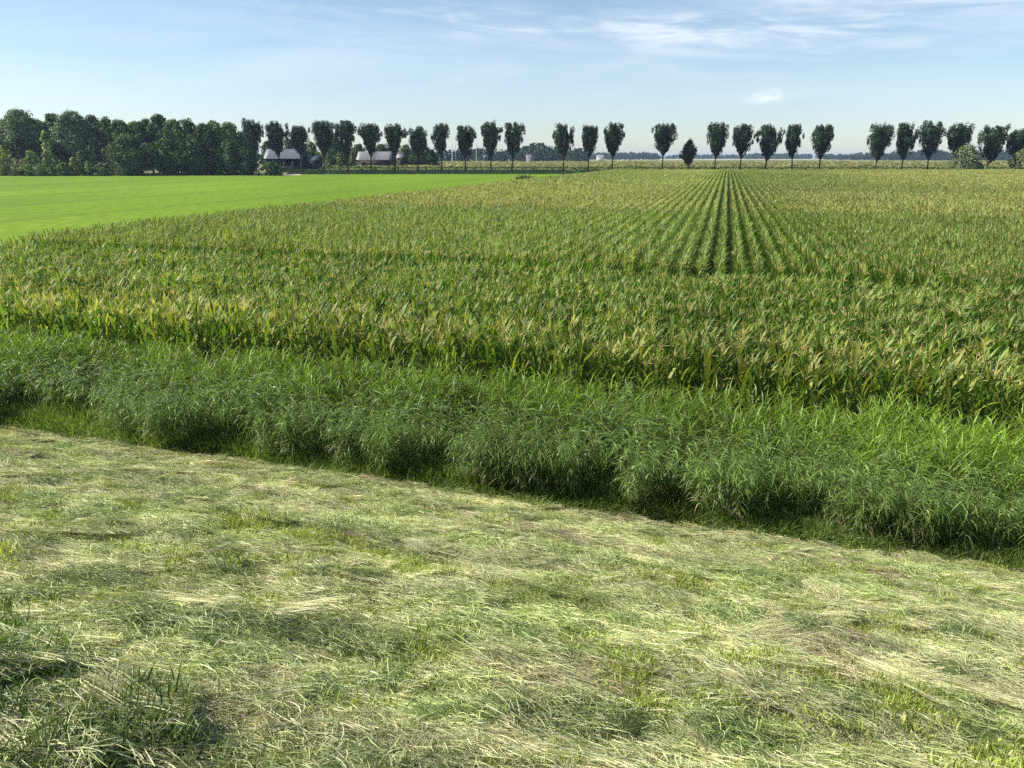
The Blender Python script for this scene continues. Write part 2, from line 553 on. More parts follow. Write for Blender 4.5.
# a swath of fresher green cuttings, and long pale stalks combed out beside it, both slanting down to the right
c1, a1 = along([(-60, 590), (180, 622), (330, 652), (480, 690), (660, 725), (900, 775)])
g1 = np.exp(-((t - c1 - .12 * np.sin(s * 2.1)) / .24) ** 2) * (.6 + .5 * vnoise(s * 1.5, t * 2, 92))
sw = rng.random(n) < g1 * .85
var = np.where(sw, np.where(rng.random(n) < .3, rng.integers(12, 14, n), rng.integers(5, 8, n)), var)
c2, a2 = along([(-40, 575), (120, 590), (300, 622), (480, 672), (640, 712)])
g2 = np.exp(-((t - c2) / .13) ** 2) * np.clip((vnoise(s * 1.1 + 3, t * 0, 93) - .3) * 3, 0, 1)
sw2 = rng.random(n) < g2 * .6
var = np.where(sw2, rng.integers(8, 10, n), var)
yaw = np.where(sw2, AS + a2 + rng.normal(size=n) * .12, np.where(sw, AS + a1 + rng.normal(size=n) * .45, yaw))
P[:, 2] += U(-.01, .03, n)
tint = (fbm(s * .9, t * 1.3, 52) - .5) * .3 + .09 * np.sin(t * 4.2 + 1.5 * fbm(s * .25, t * .3, 58) * 2) - .22 * np.clip(g1, 0, 1)
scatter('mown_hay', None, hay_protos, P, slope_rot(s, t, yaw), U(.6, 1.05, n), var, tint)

s, t, P = slope_points(15000)
n = len(s)
G = strips(s, t)
pxh, pyh, dh = project(P)
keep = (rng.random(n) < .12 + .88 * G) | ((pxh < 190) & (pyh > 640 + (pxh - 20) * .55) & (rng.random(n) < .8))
s, t, P, G = s[keep], t[keep], P[keep], G[keep]; n = len(s)
var = np.where(G > .4, rng.integers(0, 3, n), rng.integers(0, 3, n))
px, py, d = project(P)
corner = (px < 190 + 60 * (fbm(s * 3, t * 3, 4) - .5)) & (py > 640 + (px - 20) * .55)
var = np.where(corner & (rng.random(n) < .85), rng.integers(3, 5, n), var)  # dark tufts stand in for the shade over this corner
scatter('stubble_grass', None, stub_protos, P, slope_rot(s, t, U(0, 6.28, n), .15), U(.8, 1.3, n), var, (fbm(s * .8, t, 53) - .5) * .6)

# ------------------------------------------------------------------ grass fringe on the ditch bank
def fringe(n, r, l0, l1, cols, w):
    m = MB(); P = disc(n, r)
    el = math.pi / 2 - np.abs(rng.normal(size=n)) * .22
    L = U(l0, l1, n); c = pick(cols, w, n)
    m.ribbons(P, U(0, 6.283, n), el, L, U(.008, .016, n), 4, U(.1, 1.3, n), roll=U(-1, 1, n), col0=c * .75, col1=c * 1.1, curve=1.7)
    return m.build('bank_grass', M_fringe, link=False)


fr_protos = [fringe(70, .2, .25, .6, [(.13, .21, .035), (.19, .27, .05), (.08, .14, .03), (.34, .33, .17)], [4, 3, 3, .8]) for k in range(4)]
n = 10000
s = U(-34, 24, n); fsh = -.42 * np.clip((s + 5) / 11, 0, 1)
t = .25 + fsh - np.abs(rng.normal(size=n)) * .24 + (fbm(s * .9, s * 0, 61) - .5) * .4
t = np.where(rng.random(n) < .3, U(.1, .7, n) + fsh, t)
x, y = xy(s, t); P = np.stack([x, y, np.where(t < .8, slope_h(s, t), profile(t)) - .02], 1)
k0 = in_view(P); s, t, P = s[k0], t[k0], P[k0]; n = len(s)
hs = np.clip((t - fsh[k0] + .5) / 1.0, .25, 1.1) * U(.5, 1.35, n) * (.8 + .5 * fbm(s * 1.2, t, 9))
scatter('bank_grass', None, fr_protos, P, np.stack([rng.normal(size=n) * .12, rng.normal(size=n) * .12, U(0, 6.28, n)], 1),
        np.stack([U(.8, 1.2, n), U(.8, 1.2, n), hs], 1), rng.integers(0, 4, n), np.where(s < -3, .12, -.10) + rng.normal(size=n) * .1)

# ------------------------------------------------------------------ reeds
def reed(h, lean, nl, droop, gcol, dead=False):
    m = MB()
    k = np.linspace(0, 1, 6)
    pts = np.stack([lean * h * k ** 2, 0 * k, h * k * (1 - .12 * lean * k)], 1)
    m.tube(pts, np.linspace(.006, .002, 6), 3, (.17, .19, .07))
    hh = np.sort(U(.22, .99, nl)); f = hh
    P = np.stack([np.interp(f, k, pts[:, 0]), 0 * f, np.interp(f, k, pts[:, 2])], 1)
    # the blades all swing over to one side, as wind leaves them
    az = rng.normal(size=nl) * .9
    el = U(.55, 1.25, nl)
    L = U(.32, .58, nl) * (1.05 - .35 * np.abs(f - .7))
    c = pick([gcol, tuple(np.array(gcol) * 1.3), tuple(np.array(gcol) * .75)], [3, 2, 2], nl, .12)
    if dead:
        low = f < .45
        c[low] = pick([(.34, .29, .15)], [1], low.sum(), .2) if low.sum() else c[low]
    m.ribbons(P, az, el, L, U(.018, .030, nl), 5, U(droop * .7, droop * 1.25, nl), yaw=rng.normal(size=nl) * .3, roll=rng.normal(size=nl) * .5, col0=c, col1=c * 1.05, curve=1.0)
    return m.build('reed_stem', M_reed, link=False)


GR = (.15, .225, .055); GY = (.17, .26, .03)
def reed_up(h, nl):
    """upright top growth: narrow blades held close to the stem"""
    m = MB()
    k = np.linspace(0, 1, 5)
    pts = np.stack([.06 * h * k ** 2, 0 * k, h * k], 1)
    m.tube(pts, np.linspace(.006, .002, 5), 3, (.17, .20, .06))
    f = np.sort(U(.35, 1.0, nl))
    P = np.stack([np.interp(f, k, pts[:, 0]), 0 * f, f * h], 1)
    c = pick([GY, tuple(np.array(GY) * 1.3), tuple(np.array(GY) * .7)], [3, 2, 2], nl, .12)
    m.ribbons(P, U(0, 6.28, nl), U(.9, 1.4, nl), U(.26, .46, nl), U(.012, .021, nl), 5, U(.3, 1.8, nl), roll=rng.normal(size=nl) * .6, col0=c, col1=c * 1.05, curve=1.6)
    return m.build('reed_stem', M_reed, link=False)


def reed_hang(h, nl, dead=False):
    """stem bent over, long blades hanging down from it"""
    m = MB()
    k = np.linspace(0, 1, 6)
    pts = np.stack([.20 * h * k ** 2.2, 0 * k, h * (k - .04 * k ** 3)], 1)
    m.tube(pts, np.linspace(.006, .002, 6), 3, (.22, .21, .11))
    f = np.sort(U(.28, 1.0, nl))
    P = np.stack([np.interp(f, k, pts[:, 0]), 0 * f, np.interp(f, k, pts[:, 2])], 1)
    c = pick([GR, tuple(np.array(GR) * 1.35), tuple(np.array(GR) * .7)], [3, 2, 2], nl, .12)
    if dead:
        c[f < .5] = np.array((.36, .30, .17))
    m.ribbons(P, rng.normal(size=nl) * 1.0, U(.1, 1.0, nl), U(.32, .56, nl), U(.016, .029, nl), 6, U(1.2, 2.1, nl), yaw=rng.normal(size=nl) * .3, roll=rng.normal(size=nl) * .6, col0=c, col1=c * 1.1, prof=[.5, 1, .95, .8, .55, .3, .05], curve=.62)
    return m.build('reed_stem', M_reed, link=False)


reed_protos = [reed_hang(U(1.75, 2.15, 1)[0], 16, dead=(k == 0)) for k in range(6)]
reed_protos += [reed_up(U(1.8, 2.2, 1)[0], 17) for k in range(5)]
n = 17000
s = U(-34, 24, n); esh = -.22 - .20 * np.clip((s + 5) / 11, 0, 1) - .30 * np.clip((-s - 7) / 5, 0, 1)
t = .15 + esh + (3.45 - esh) * U(0, 1, n) ** 1.5
lob = fbm(s * .95 + 2, s * 0 + 1.5, 123, 3)             # lobes along the front
front = .15 + esh + .5 * np.clip((.55 - lob) * 4, 0, 1)
hollow = np.clip((vnoise(s * .95 + 40, s * 0, 77) - .60) * 8, 0, 1)
front = front + hollow * .8
k = (t > front)
s, t, lob, front = s[k], t[k], lob[k], front[k]; n = len(s)
x, y = xy(s, t); P = np.stack([x, y, profile(t) - .02], 1)
k = in_view(P); s, t, P, lob, front = s[k], t[k], P[k], lob[k], front[k]; n = len(s)
nearf = np.clip(1 - (t - front) / .9, 0, 1)
right = np.clip((s + 2) / 6, 0, 1)
hang = np.clip(1.45 - (t - front) / (2.3 - .9 * right), .38 - .3 * right, 1)
var = np.where(rng.random(n) < hang, rng.integers(0, 6, n), rng.integers(6, 11, n))
cam_az = math.atan2(-ET[1], -ET[0])
yaw = np.where(nearf > .1, cam_az + .55 + rng.normal(size=n) * .55, cam_az + 1.0 + rng.normal(size=n) * 1.1)
tilt = nearf * U(.0, .22, n)
rot = np.stack([rng.normal(size=n) * .08, tilt + rng.normal(size=n) * .07, yaw], 1)
top_target = 1.36 - .10 * np.clip(s / 8, 0, 1) + .40 * (lob - .5) + .30 * (fbm(s * 2.2, t * 2, 31) - .5)
scl = (top_target - P[:, 2]) / 1.95 * U(.9, 1.06, n)
tint = .0 + .24 * right * (1 - nearf) + rng.normal(size=n) * .12
scatter('reed_bed', None, reed_protos, P, rot, scl, var, tint)

# a few bent dead stalks across the dark hollows
# ------------------------------------------------------------------ maize
MG = (.118, .20, .027); MY = (.28, .30, .055); MT = (.54, .45, .20)
MH = 2.05


def maize_parts(seed, h=MH, yellow=.12, nl=12):
    r = np.random.default_rng(seed)
    st_ = MB(); fo = MB(); ta = MB(); cb = MB()
    lean = r.normal() * .03
    k = np.linspace(0, 1, 5); hs = h * .86
    pts = np.stack([lean * hs * k ** 2, r.normal() * .02 * k, hs * k], 1)
    st_.tube(pts, np.linspace(.014, .006, 5), 5, (.14, .18, .05))
    f = np.linspace(.12, .97, nl)
    P = np.stack([np.interp(f, k, pts[:, 0]), np.interp(f, k, pts[:, 1]), f * hs], 1)
    az = np.where(np.arange(nl) % 2 == 0, 0, math.pi) + r.normal(size=nl) * .4 + r.uniform(0, 6.28)
    el = 1.12 + .28 * f + r.normal(size=nl) * .1
    L = (.62 + .35 * np.sin(f * 2.6)) * r.uniform(.8, 1.1, nl) * .88
    L = L * np.where(f > .85, .72, 1)
    dr = (1.75 - .95 * f) * r.uniform(.6, 1.25, nl)
    c = np.array(MG) * r.uniform(.75, 1.35, (nl, 1))
    ye = r.random(nl) < yellow
    c[ye] = np.array(MY) * r.uniform(.8, 1.2, (ye.sum(), 1))
    c[f < .18] = np.array((.30, .26, .11)) * r.uniform(.6, 1.1, ((f < .18).sum(), 1))
    for sgn in (-1, 1):   # blade folded along its midrib
        fo.ribbons(P, az, el, L, r.uniform(.050, .085, nl), 5, dr, yaw=r.normal(size=nl) * .25, roll=sgn * .0 + .15 * sgn, col0=c, col1=c * 1.05, prof=[.5, .95, 1, .85, .55, .06], curve=1.3) if sgn > 0 else None
    # tassel
    top = pts[-1]; nb = 10
    tz = np.concatenate([[math.pi / 2], r.uniform(.55, 1.2, nb)])
    TL = np.concatenate([[.34], r.uniform(.16, .26, nb)])
    TP = np.repeat(top[None], nb + 1, 0); TP[1:, 2] += r.uniform(0, .10, nb)
    tc = np.array(MT) * r.uniform(.7, 1.25, (nb + 1, 1))
    ta.ribbons(TP, r.uniform(0, 6.28, nb + 1), tz, TL, .0125, 3, np.concatenate([[.1], r.uniform(.2, .9, nb)]), roll=r.uniform(-1, 1, nb + 1), col0=tc, prof=[.7, 1, .9, .4])
    # cob in its husk
    ca = az[nl // 2]; z0 = hs * .48
    cp = np.array([np.interp(.48, k, pts[:, 0]), 0, z0]); d = np.array([math.cos(ca) * .35, math.sin(ca) * .35, .93])
    q = np.linspace(0, 1, 6)
    cb.tube(cp + np.outer(q, d) * .24, np.array([.012, .026, .028, .024, .014, .004]), 6, (.17, .22, .07))
    cb.ribbons(np.repeat((cp + d * .23)[None], 6, 0), r.uniform(0, 6.28, 6), 1.2, .08, .008, 2, 1.4, col0=(.16, .08, .04), prof=[1, .8, .3])
    return st_, fo, ta, cb


def maize_one(seed, **kw):
    parts = maize_parts(seed, **kw)
    m = MB()
    for p in parts:
        for V, F, C in zip(p.v, p.f, p.c):
            pass
        V = np.concatenate(p.v); C = np.concatenate(p.c)
        F = np.concatenate(p.f)
        m.add(V, F, C)
    return m.build('maize', M_maize, link=False)


def maize_seg(length, nl, seg, sp=.16, tass=5, wmul=1.0, h=MH, yel=.12, tw=1.4):
    """a stretch of one row, with lighter plants"""
    m = MB(); np_ = max(1, int(length / sp))
    X = (np.arange(np_) + .5) * length / np_ - length / 2 + rng.normal(size=np_) * .03
    hh = h * .86 * (1 + rng.normal(size=np_) * .02)
    for i in range(np_):
        f = np.linspace(.3, .96, nl)
        P = np.stack([np.full(nl, X[i]), rng.normal() * .02 + 0 * f, f * hh[i]], 1)
        az = np.where(np.arange(nl) % 2 == 0, 0, math.pi) + rng.normal(size=nl) * .5 + U(0, 6.28, 1)
        c = np.array(MG) * U(.75, 1.35, nl)[:, None]
        ye = rng.random(nl) < yel
        c[ye] = np.array(MY) * U(.7, 1.1, nl)[ye][:, None]
        m.ribbons(P, az, 1.1 + .2 * f, (.60 + 0 * f) * U(.7, 1.0, nl), .072 * wmul, seg, (1.9 - .8 * f) * U(.7, 1.2, nl), roll=rng.normal(size=nl) * .2, col0=c, prof=[.6, 1, .7, .1] if seg == 3 else [.7, 1, .15], curve=1.3)
        tc = np.array(MT) * U(.7, 1.25, tass)[:, None]
        TP = np.repeat(np.array([[X[i], P[0, 1], hh[i]]]), tass, 0)
        m.ribbons(TP, U(0, 6.28, tass), np.concatenate([[1.5], U(.6, 1.2, tass - 1)]), np.concatenate([[.34], U(.16, .27, tass - 1)]), .014 * wmul * tw, 2, .5, roll=U(-1, 1, tass), col0=tc, prof=[.8, 1, .5])
        m.ribbons(np.array([[X[i], P[0, 1], 0]]), 0, 1.57, hh[i], .03, 1, 0, roll=U(-1, 1, 1), col0=(.14, .17, .05), prof=[1, .6])
    return m.build('maize_row', M_maize, link=False)


# rows run away from the ditch towards a point right of centre; a headland of cross rows lies in front
PH = math.atan(.279)
ER = np.array([math.sin(PH), math.cos(PH)]); EQ = np.array([math.cos(PH), -math.sin(PH)])
pL1 = at(0, 239, 2.1)[:2]; pL2 = at(520, 178, 2.1)[:2]
QL = .5 * (pL1 @ EQ + pL2 @ EQ)
T_MAIN = 18.0; FAR_Y = 262.0

maize_protos = [maize_one(100 + k, yellow=.10) for k in range(5)]                  # 0-4
maize_protos += [maize_one(200 + k, yellow=.45) for k in range(4)]                 # 5-8 yellower front plants
mid_protos = [maize_seg(1.5, 8, 3, tass=7, tw=1.6) for k in range(4)]                              # 9-12
far_protos = [maize_seg(4.0, 6, 2, sp=.2, tass=6, wmul=1.3, tw=1.6) for k in range(4)]     # 13-16
far_protos += [maize_seg(4.0, 6, 2, sp=.2, tass=7, wmul=1.3, tw=2.1, yel=.45) for k in range(4)]     # 17-20 ripening
far_protos += [maize_seg(1.5, 8, 3, tass=8, tw=1.8, yel=.35) for k in range(4)]     # 21-24 ripening, nearer
allp = maize_protos + mid_protos + far_protos

P_all = []; rot_all = []; scl_all = []; var_all = []; tint_all = []
# headland
front_rows = []
t = 4.6; row = 0
while t < T_MAIN - .5:
    s = np.arange(-40, 34, .18); n = len(s)
    s = s + rng.normal(size=n) * .03
    tt_ = t + rng.normal(size=n) * .04
    x, y = xy(s, tt_)
    P = np.stack([x, y, np.zeros(n)], 1)
    k = in_view(P, 120) & (x @ np.eye(1)[0:1].T.ravel() if False else np.ones(n, bool))
    k &= (P[:, :2] @ EQ > QL + rng.normal(size=n) * .15)
    k &= rng.random(n) > .06
    P = P[k]; n = len(P); sk = s[k]
    hh = (.93 if row > 2 else .98) * U(.88, 1.08, n) * (1 + .12 * (fbm(sk * .5, np.full(n, t * .5), 15) - .5))
    yel = np.clip(1.15 - abs(row - 2.0) / 3.0, 0, .6)
    v = np.where(rng.random(n) < yel, rng.integers(5, 9, n), rng.integers(0, 5, n))
    tn = (fbm(sk * .35, np.full(n, t * .4), 19) - .5) * .5 + .08 + .16 * yel
    rot = np.stack([rng.normal(size=n) * .05, rng.normal(size=n) * .05, U(0, 6.28, n)], 1)
    if row < 3:
        front_rows.append((row, P, rot, hh, v))
    P_all.append(P); rot_all.append(rot); scl_all.append(hh); var_all.append(v); tint_all.append(tn)
    t += .75; row += 1

# the 300 nearest plants are objects of their own
P0 = P_all[0]
PF = np.concatenate(P_all[:3]); RF = np.concatenate(rot_all[:3]); SF = np.concatenate(scl_all[:3]); VF = np.concatenate(var_all[:3])
strict = in_view(PF + np.array([0, 0, 1.5]), -2, 0)
dist = np.linalg.norm(PF[:, :2], axis=1) + np.where(strict, 0, 100)
order = np.argsort(dist)[:300]
mask = np.ones(len(PF), bool); mask[order] = False
cnt = [len(p) for p in P_all[:3]]
off = 0
for i in range(3):
    m_ = mask[off:off + cnt[i]]; off += cnt[i]
    P_all[i] = P_all[i][m_]; rot_all[i] = rot_all[i][m_]; scl_all[i] = scl_all[i][m_]; var_all[i] = var_all[i][m_]; tint_all[i] = tint_all[i][m_]

MAIZE_LABEL = 'tall maize plant with pale tassel in the front rows, right behind the reeds'
MAIZE_GROUP = 'maize plants in the rows nearest the reeds'
src = []
for j in range(6):
    a, b, c, d = maize_parts(300 + j, yellow=.2 if j < 2 else .42)
    src.append((a.mesh('stalk', M_maize), b.mesh('foliage', M_maize), c.mesh('tassel', M_maize), d.mesh('cob', M_maize)))
for i in order:
    r_ = empty('maize_plant', PF[i]); r_.rotation_euler = RF[i]; r_.scale = (SF[i],) * 3
    tag(r_, MAIZE_LABEL, 'maize plant', MAIZE_GROUP)
    for nm, me in zip(('stalk', 'foliage', 'tassel', 'cob'), src[random.randrange(6)]):
        o = bpy.data.objects.new(nm, me); col.objects.link(o); o.parent = r_

# main rows
qs = np.arange(math.ceil(QL / .75) * .75, 330, .75)


def row_points(r0, r1, sp):
    Rr = np.arange(r0, r1, sp)
    Q, RR = np.meshgrid(qs, Rr)
    Q = Q.ravel(); RR = RR.ravel() + U(-.3, .3, len(Q)) * sp
    xy_ = Q[:, None] * EQ + RR[:, None] * ER
    return Q, RR, xy_


def field_ok(xy_, Q, jitter=.4):
    s_, t_ = st(xy_[:, 0], xy_[:, 1])
    return (t_ > T_MAIN + rng.normal(size=len(Q)) * .15) & (xy_[:, 1] < FAR_Y - .012 * xy_[:, 0])


R1, R2 = 62.0, 118.0
for (r0, r1, sp, vlo, vhi) in ((5, R1, .18, 0, 5), (R1, R2, 1.5, 9, 13), (R2, 330, 4.0, 13, 17)):
    Q, RR, xy_ = row_points(r0, r1, sp)
    P = np.concatenate([xy_, np.zeros((len(Q), 1))], 1)
    ragged = Q > QL + np.clip(1.2 * (vnoise(RR * .35, Q * 0, 41) - .35), 0, 1) * 1.2 + np.abs(rng.normal(size=len(Q))) * .25
    k = field_ok(xy_, Q) & in_view(P, 90) & ragged & (vnoise(Q * .8, RR * .5, 47) > .03)
    P = P[k]; Q = Q[k]; RR = RR[k]; n = len(P)
    wave = fbm(P[:, 0] * .03, P[:, 1] * .03, 70)
    hh = 1.06 * U(.985, 1.015, n) * (1 + .10 * (wave - .5))
    tn = (wave - .5) * .5 + .06 + .10 * np.clip((P[:, 0] - 40) / 120, 0, 1) + rng.normal(size=n) * .06
    if vlo == 0:
        hh = hh * U(.96, 1.03, n)
        v = np.where(rng.random(n) < .08, rng.integers(5, 9, n), rng.integers(0, 5, n))
        rz = U(0, 6.28, n)
    else:
        v = rng.integers(vlo, vhi, n)
        axis = np.abs(P[:, 0] / P[:, 1] - .30)
        ripe = np.clip(.30 + 1.6 * (fbm(P[:, 0] * .022, P[:, 1] * .012, 88) - .5) + np.clip((axis - .10) * 1.6, 0, .5) * (P[:, 0] / P[:, 1] > .3) + .25 * np.clip((P[:, 1] - 90) / 150, 0, 1), .05, .95)
        v = np.where(rng.random(n) < ripe, v + (12 if vlo == 9 else 4), v)
        rz = np.where(rng.random(n) < .5, 0, math.pi) + (math.pi / 2 - PH)
    P_all.append(P); rot_all.append(np.stack([rng.normal(size=n) * .02, rng.normal(size=n) * .02, rz], 1))
    scl_all.append(np.stack([hh * .82, hh * .82, hh], 1) if vlo == 0 else hh); var_all.append(v); tint_all.append(tn)
print('maize instances', sum(len(p) for p in P_all))
scatter('maize_crop', None, allp, np.concatenate(P_all), np.concatenate(rot_all), np.concatenate([np.repeat(q_[:, None], 3, 1) if q_.ndim == 1 else q_ for q_ in scl_all]), np.concatenate(var_all), np.concatenate(tint_all))

# ------------------------------------------------------------------ sheets: green field, verge, far fields
def sheet(name, pts, mat, kind='structure', nsub=1):
    m = MB(); pts = [tuple(p) for p in pts]
    m.add(pts, [[0, 1, 2, 3]], (.1, .1, .1))
    return tag(m.build(name, mat), kind=kind)


M_green = ground_mat('young_green_crop', (.108, .186, .003), (.145, .232, .006), .035, rough=1, bump=.9, stretch=(1, .3, 1), fine=40)
qe = QL - .5
def qr(q, r, z): p = q * EQ + r * ER; return (p[0], p[1], z)
a = (-600, 60, .02)
# near-left corner runs parallel to the ditch, far edge along the ditch before the verge
sheet('green_field', [(-330, 20, .02), qr(qe, 15, .02), qr(qe, 292, .02), (-330, 262, .02)], M_green)

M_track = ground_mat('wheel_track', (.092, .14, .006), (.115, .165, .012), .2, rough=1)
for k in range(7):
    for d_ in (0, 1.9):
        q0 = qe - 9 - 21 * k - d_
        sheet('wheel_track', [qr(q0, 20, .025), qr(q0 + .45, 20, .025), qr(q0 + .45, 285, .025), qr(q0, 285, .025)], M_track)

VY = 288.0   # front foot of the road bank
M_verge = ground_mat('verge_grass', (.10, .15, .035), (.17, .21, .06), .08, bump=.5, stretch=(1, .4, 1), fine=20)
m = MB()
xs = np.linspace(-84, 420, 90); prof = [(0, -.5), (.8, -.3), (3.5, 1.15), (6, 1.35), (14, 1.3), (19, .02)]
V = np.array([[(x, VY + py_ + .006 * abs(x - 60) * 0, pz + (.12 * math.sin(x * .21) if 0 < i < 5 else 0)) for i, (py_, pz) in enumerate(prof)] for x in xs])
I = np.array([[i * 6 + j, (i + 1) * 6 + j, (i + 1) * 6 + j + 1, i * 6 + j + 1] for i in range(len(xs) - 1) for j in range(5)])
m.add(V, I, (.1, .1, .1))
tag(m.build('verge', M_verge), kind='structure')

M_sand = ground_mat('pale_gravel', (.42, .38, .30), (.5, .46, .38), .5)
sheet('farm_drive', [atd(282, 171.5, 270).tolist()[:2] + [.03], atd(300, 171.5, 270).tolist()[:2] + [.03], (-82, 300, .03), (-92, 300, .03)], M_sand)

M_past = ground_mat('pasture', (.12, .14, .045), (.2, .19, .08), .01, stretch=(.3, 1, 1))
sheet('pasture', [(-1500, 306, .03), (2500, 306, .03), (5200, 7500, .03), (-5200, 7500, .03)], M_past)
M_straw = ground_mat('stubble_field', (.36, .32, .17), (.44, .39, .22), .004, stretch=(.3, 1, 1))
for (y0, y1, x0, x1) in ((900, 1250, -100, 1500), (1700, 2300, -400, 2600), (620, 700, 120, 800)):
    sheet('stubble_field', [(x0, y0, .06), (x1, y0, .06), (x1 * 1.05, y1, .06), (x0 * 1.05, y1, .06)], M_straw)
M_lake = ground_mat('pale_water', (.30, .36, .40), (.36, .42, .45), .002, rough=.25, bump=.05)
sheet('water', [(300, 2450, .07), (2300, 2450, .07), (2600, 3050, .07), (250, 3050, .07)], M_lake)

# second maize field behind the road: bumpy canopy, leafy front with its shade put into darker leaf colour
M_crop2 = leaf_mat('maize_far_leaf', rough=.6, trans=.25, spec=.2, var=.25, nscale=.08)
m = MB()
n = 30000
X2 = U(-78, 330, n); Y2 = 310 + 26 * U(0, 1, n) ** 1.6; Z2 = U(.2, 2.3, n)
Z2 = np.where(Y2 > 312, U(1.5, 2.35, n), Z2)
m.leaves(np.stack([X2, Y2, Z2], 1), U(.5, .9, n), np.where(((Z2 > 2.2) | (Y2 > 318))[:, None], np.array([.22, .22, .09]), np.array([.05, .085, .02])) * U(.7, 1.3, n)[:, None])  # tan tops; front leaves darkened in colour to stand for shade
n = 30000
Y2 = 330 + 420 * U(0, 1, n) ** 1.5; X2 = U(-.35, .85, n) * Y2; Z2 = U(1.9, 2.4, n)
k = X2 > -78 - (Y2 - 310) * .1
X2, Y2, Z2 = X2[k], Y2[k], Z2[k]; n = len(X2)
m.leaves(np.stack([X2, Y2, Z2], 1), U(1.5, 3.5, n), pick([(.25, .24, .10), (.20, .21, .075), (.29, .27, .12)], [4, 3, 2], n, .08), up=2)
tag(m.build('distant_maize_crop', M_crop2), kind='stuff')
m = MB()
m.add([(-75, 311, 1.75), (350, 311, 1.75), (720, 760, 1.75), (-180, 760, 1.75), (-75, 311, .0), (350, 311, 0)], [[0, 1, 2, 3], [4, 5, 1, 0]], (.1, .1, .1))
M_c3 = ground_mat('crop_canopy', (.14, .16, .045), (.2, .2, .07), .05)
tag(m.build('distant_crop_field', M_c3), kind='structure')

# rough grass along the foot of the bank, and the strip in front of the wood
m = MB()
n = 5000
X2 = U(-84, 120, n); Y2 = VY - 1.2 + U(-.5, .7, n)
m.ribbons(np.stack([X2, Y2, np.full(n, -.1)], 1), U(0, 6.28, n), U(1.1, 1.57, n), U(.4, .95, n), U(.12, .3, n), 2, U(0, .8, n), roll=U(-1, 1, n), col0=pick([(.05, .08, .02), (.07, .10, .03)], [1, 1], n))
n = 5000
X2 = U(-84, 330, n); Y2 = VY + U(3, 8, n)
m.ribbons(np.stack([X2, Y2, np.full(n, 1.0)], 1), U(0, 6.28, n), U(1.1, 1.57, n), U(.4, .9, n), U(.1, .25, n), 2, U(0, .8, n), roll=U(-1, 1, n), col0=pick([(.12, .17, .04), (.17, .2, .07), (.08, .12, .03)], [2, 2, 1], n))
n = 6000
X2 = U(-215, -96, n); Y2 = 262 + (X2 + 215) / 119 * 8 + U(-1.5, 1.5, n)
m.ribbons(np.stack([X2, Y2, np.full(n, -.1)], 1), U(0, 6.28, n), U(1.1, 1.57, n), U(.5, 1.3, n) * (.6 + .7 * fbm(X2 * .15, Y2 * 0, 3)), U(.15, .35, n), 2, U(0, .8, n), roll=U(-1, 1, n), col0=pick([(.12, .17, .05), (.2, .22, .09), (.07, .10, .03)], [2, 2, 1.4], n))
n = 6000
rr_ = U(28, 262, n); qq_ = QL - .3 + rng.normal(size=n) * .45 + .5 * (vnoise(rr_ * .25, rr_ * 0, 14) - .5)
X2 = qq_ * EQ[0] + rr_ * ER[0]; Y2 = qq_ * EQ[1] + rr_ * ER[1]
m.ribbons(np.stack([X2, Y2, np.full(n, 0)], 1), U(0, 6.28, n), U(1.0, 1.57, n), U(.3, 1.0, n) * (.5 + 1.0 * vnoise(rr_ * .4, rr_ * 0, 15)), U(.04, .10, n) * (1 + rr_ / 120), 2, U(0, .8, n), roll=U(-1, 1, n), col0=pick([(.12, .17, .05), (.22, .22, .09), (.07, .11, .03)], [2, 2, 1.4], n))
n = 160
X2 = U(1, 6, n); Y2 = 206 + U(-3, 3, n) + X2 * .3
m.ribbons(np.stack([X2, Y2, np.full(n, 0)], 1), U(0, 6.28, n), U(1.0, 1.57, n), U(.8, 1.9, n), U(.15, .3, n), 2, U(0, .8, n), roll=U(-1, 1, n), col0=(.05, .08, .02))
tag(m.build('rough_grass', M_stub), kind='stuff')

# ------------------------------------------------------------------ trees
BARK = (.05, .045, .035)


def cluster_leaves(m, centres, radii, n_each, size, cols, w):
    """leaf clumps: each centre is a small ellipsoid shell of leaves"""
    for c, r, k in zip(centres, radii, n_each):
        d = rng.normal(size=(k, 3)); d /= np.linalg.norm(d, axis=1)[:, None]
        q = c + d * r * (U(.25, 1, k) ** .5)[:, None]
        m.leaves(q, U(size * .65, size * 1.3, k), pick(cols, w, k, .12) * rng.uniform(.65, 1.45), nrm=d + np.array([0, 0, .35]))


def core(m, zs, ws, W, c, ox=0., flat=1.0, seed=0):
    """leafy inner mass of a crown, lumpy"""
    k = 14; r = np.random.default_rng(seed + 5)
    V = []
    for z, w in zip(zs, ws):
        for j in range(k):
            a = 2 * math.pi * j / k; q = w * W * (1 + .16 * math.sin(3 * a + seed + z) + r.normal() * .10)
            V.append((ox + q * math.cos(a), q * math.sin(a) * flat, z + r.normal() * .15))
    F = [[i * k + j, i * k + (j + 1) % k, (i + 1) * k + (j + 1) % k, (i + 1) * k + j] for i in range(len(zs) - 1) for j in range(k)]
    m.add(V, F, c)


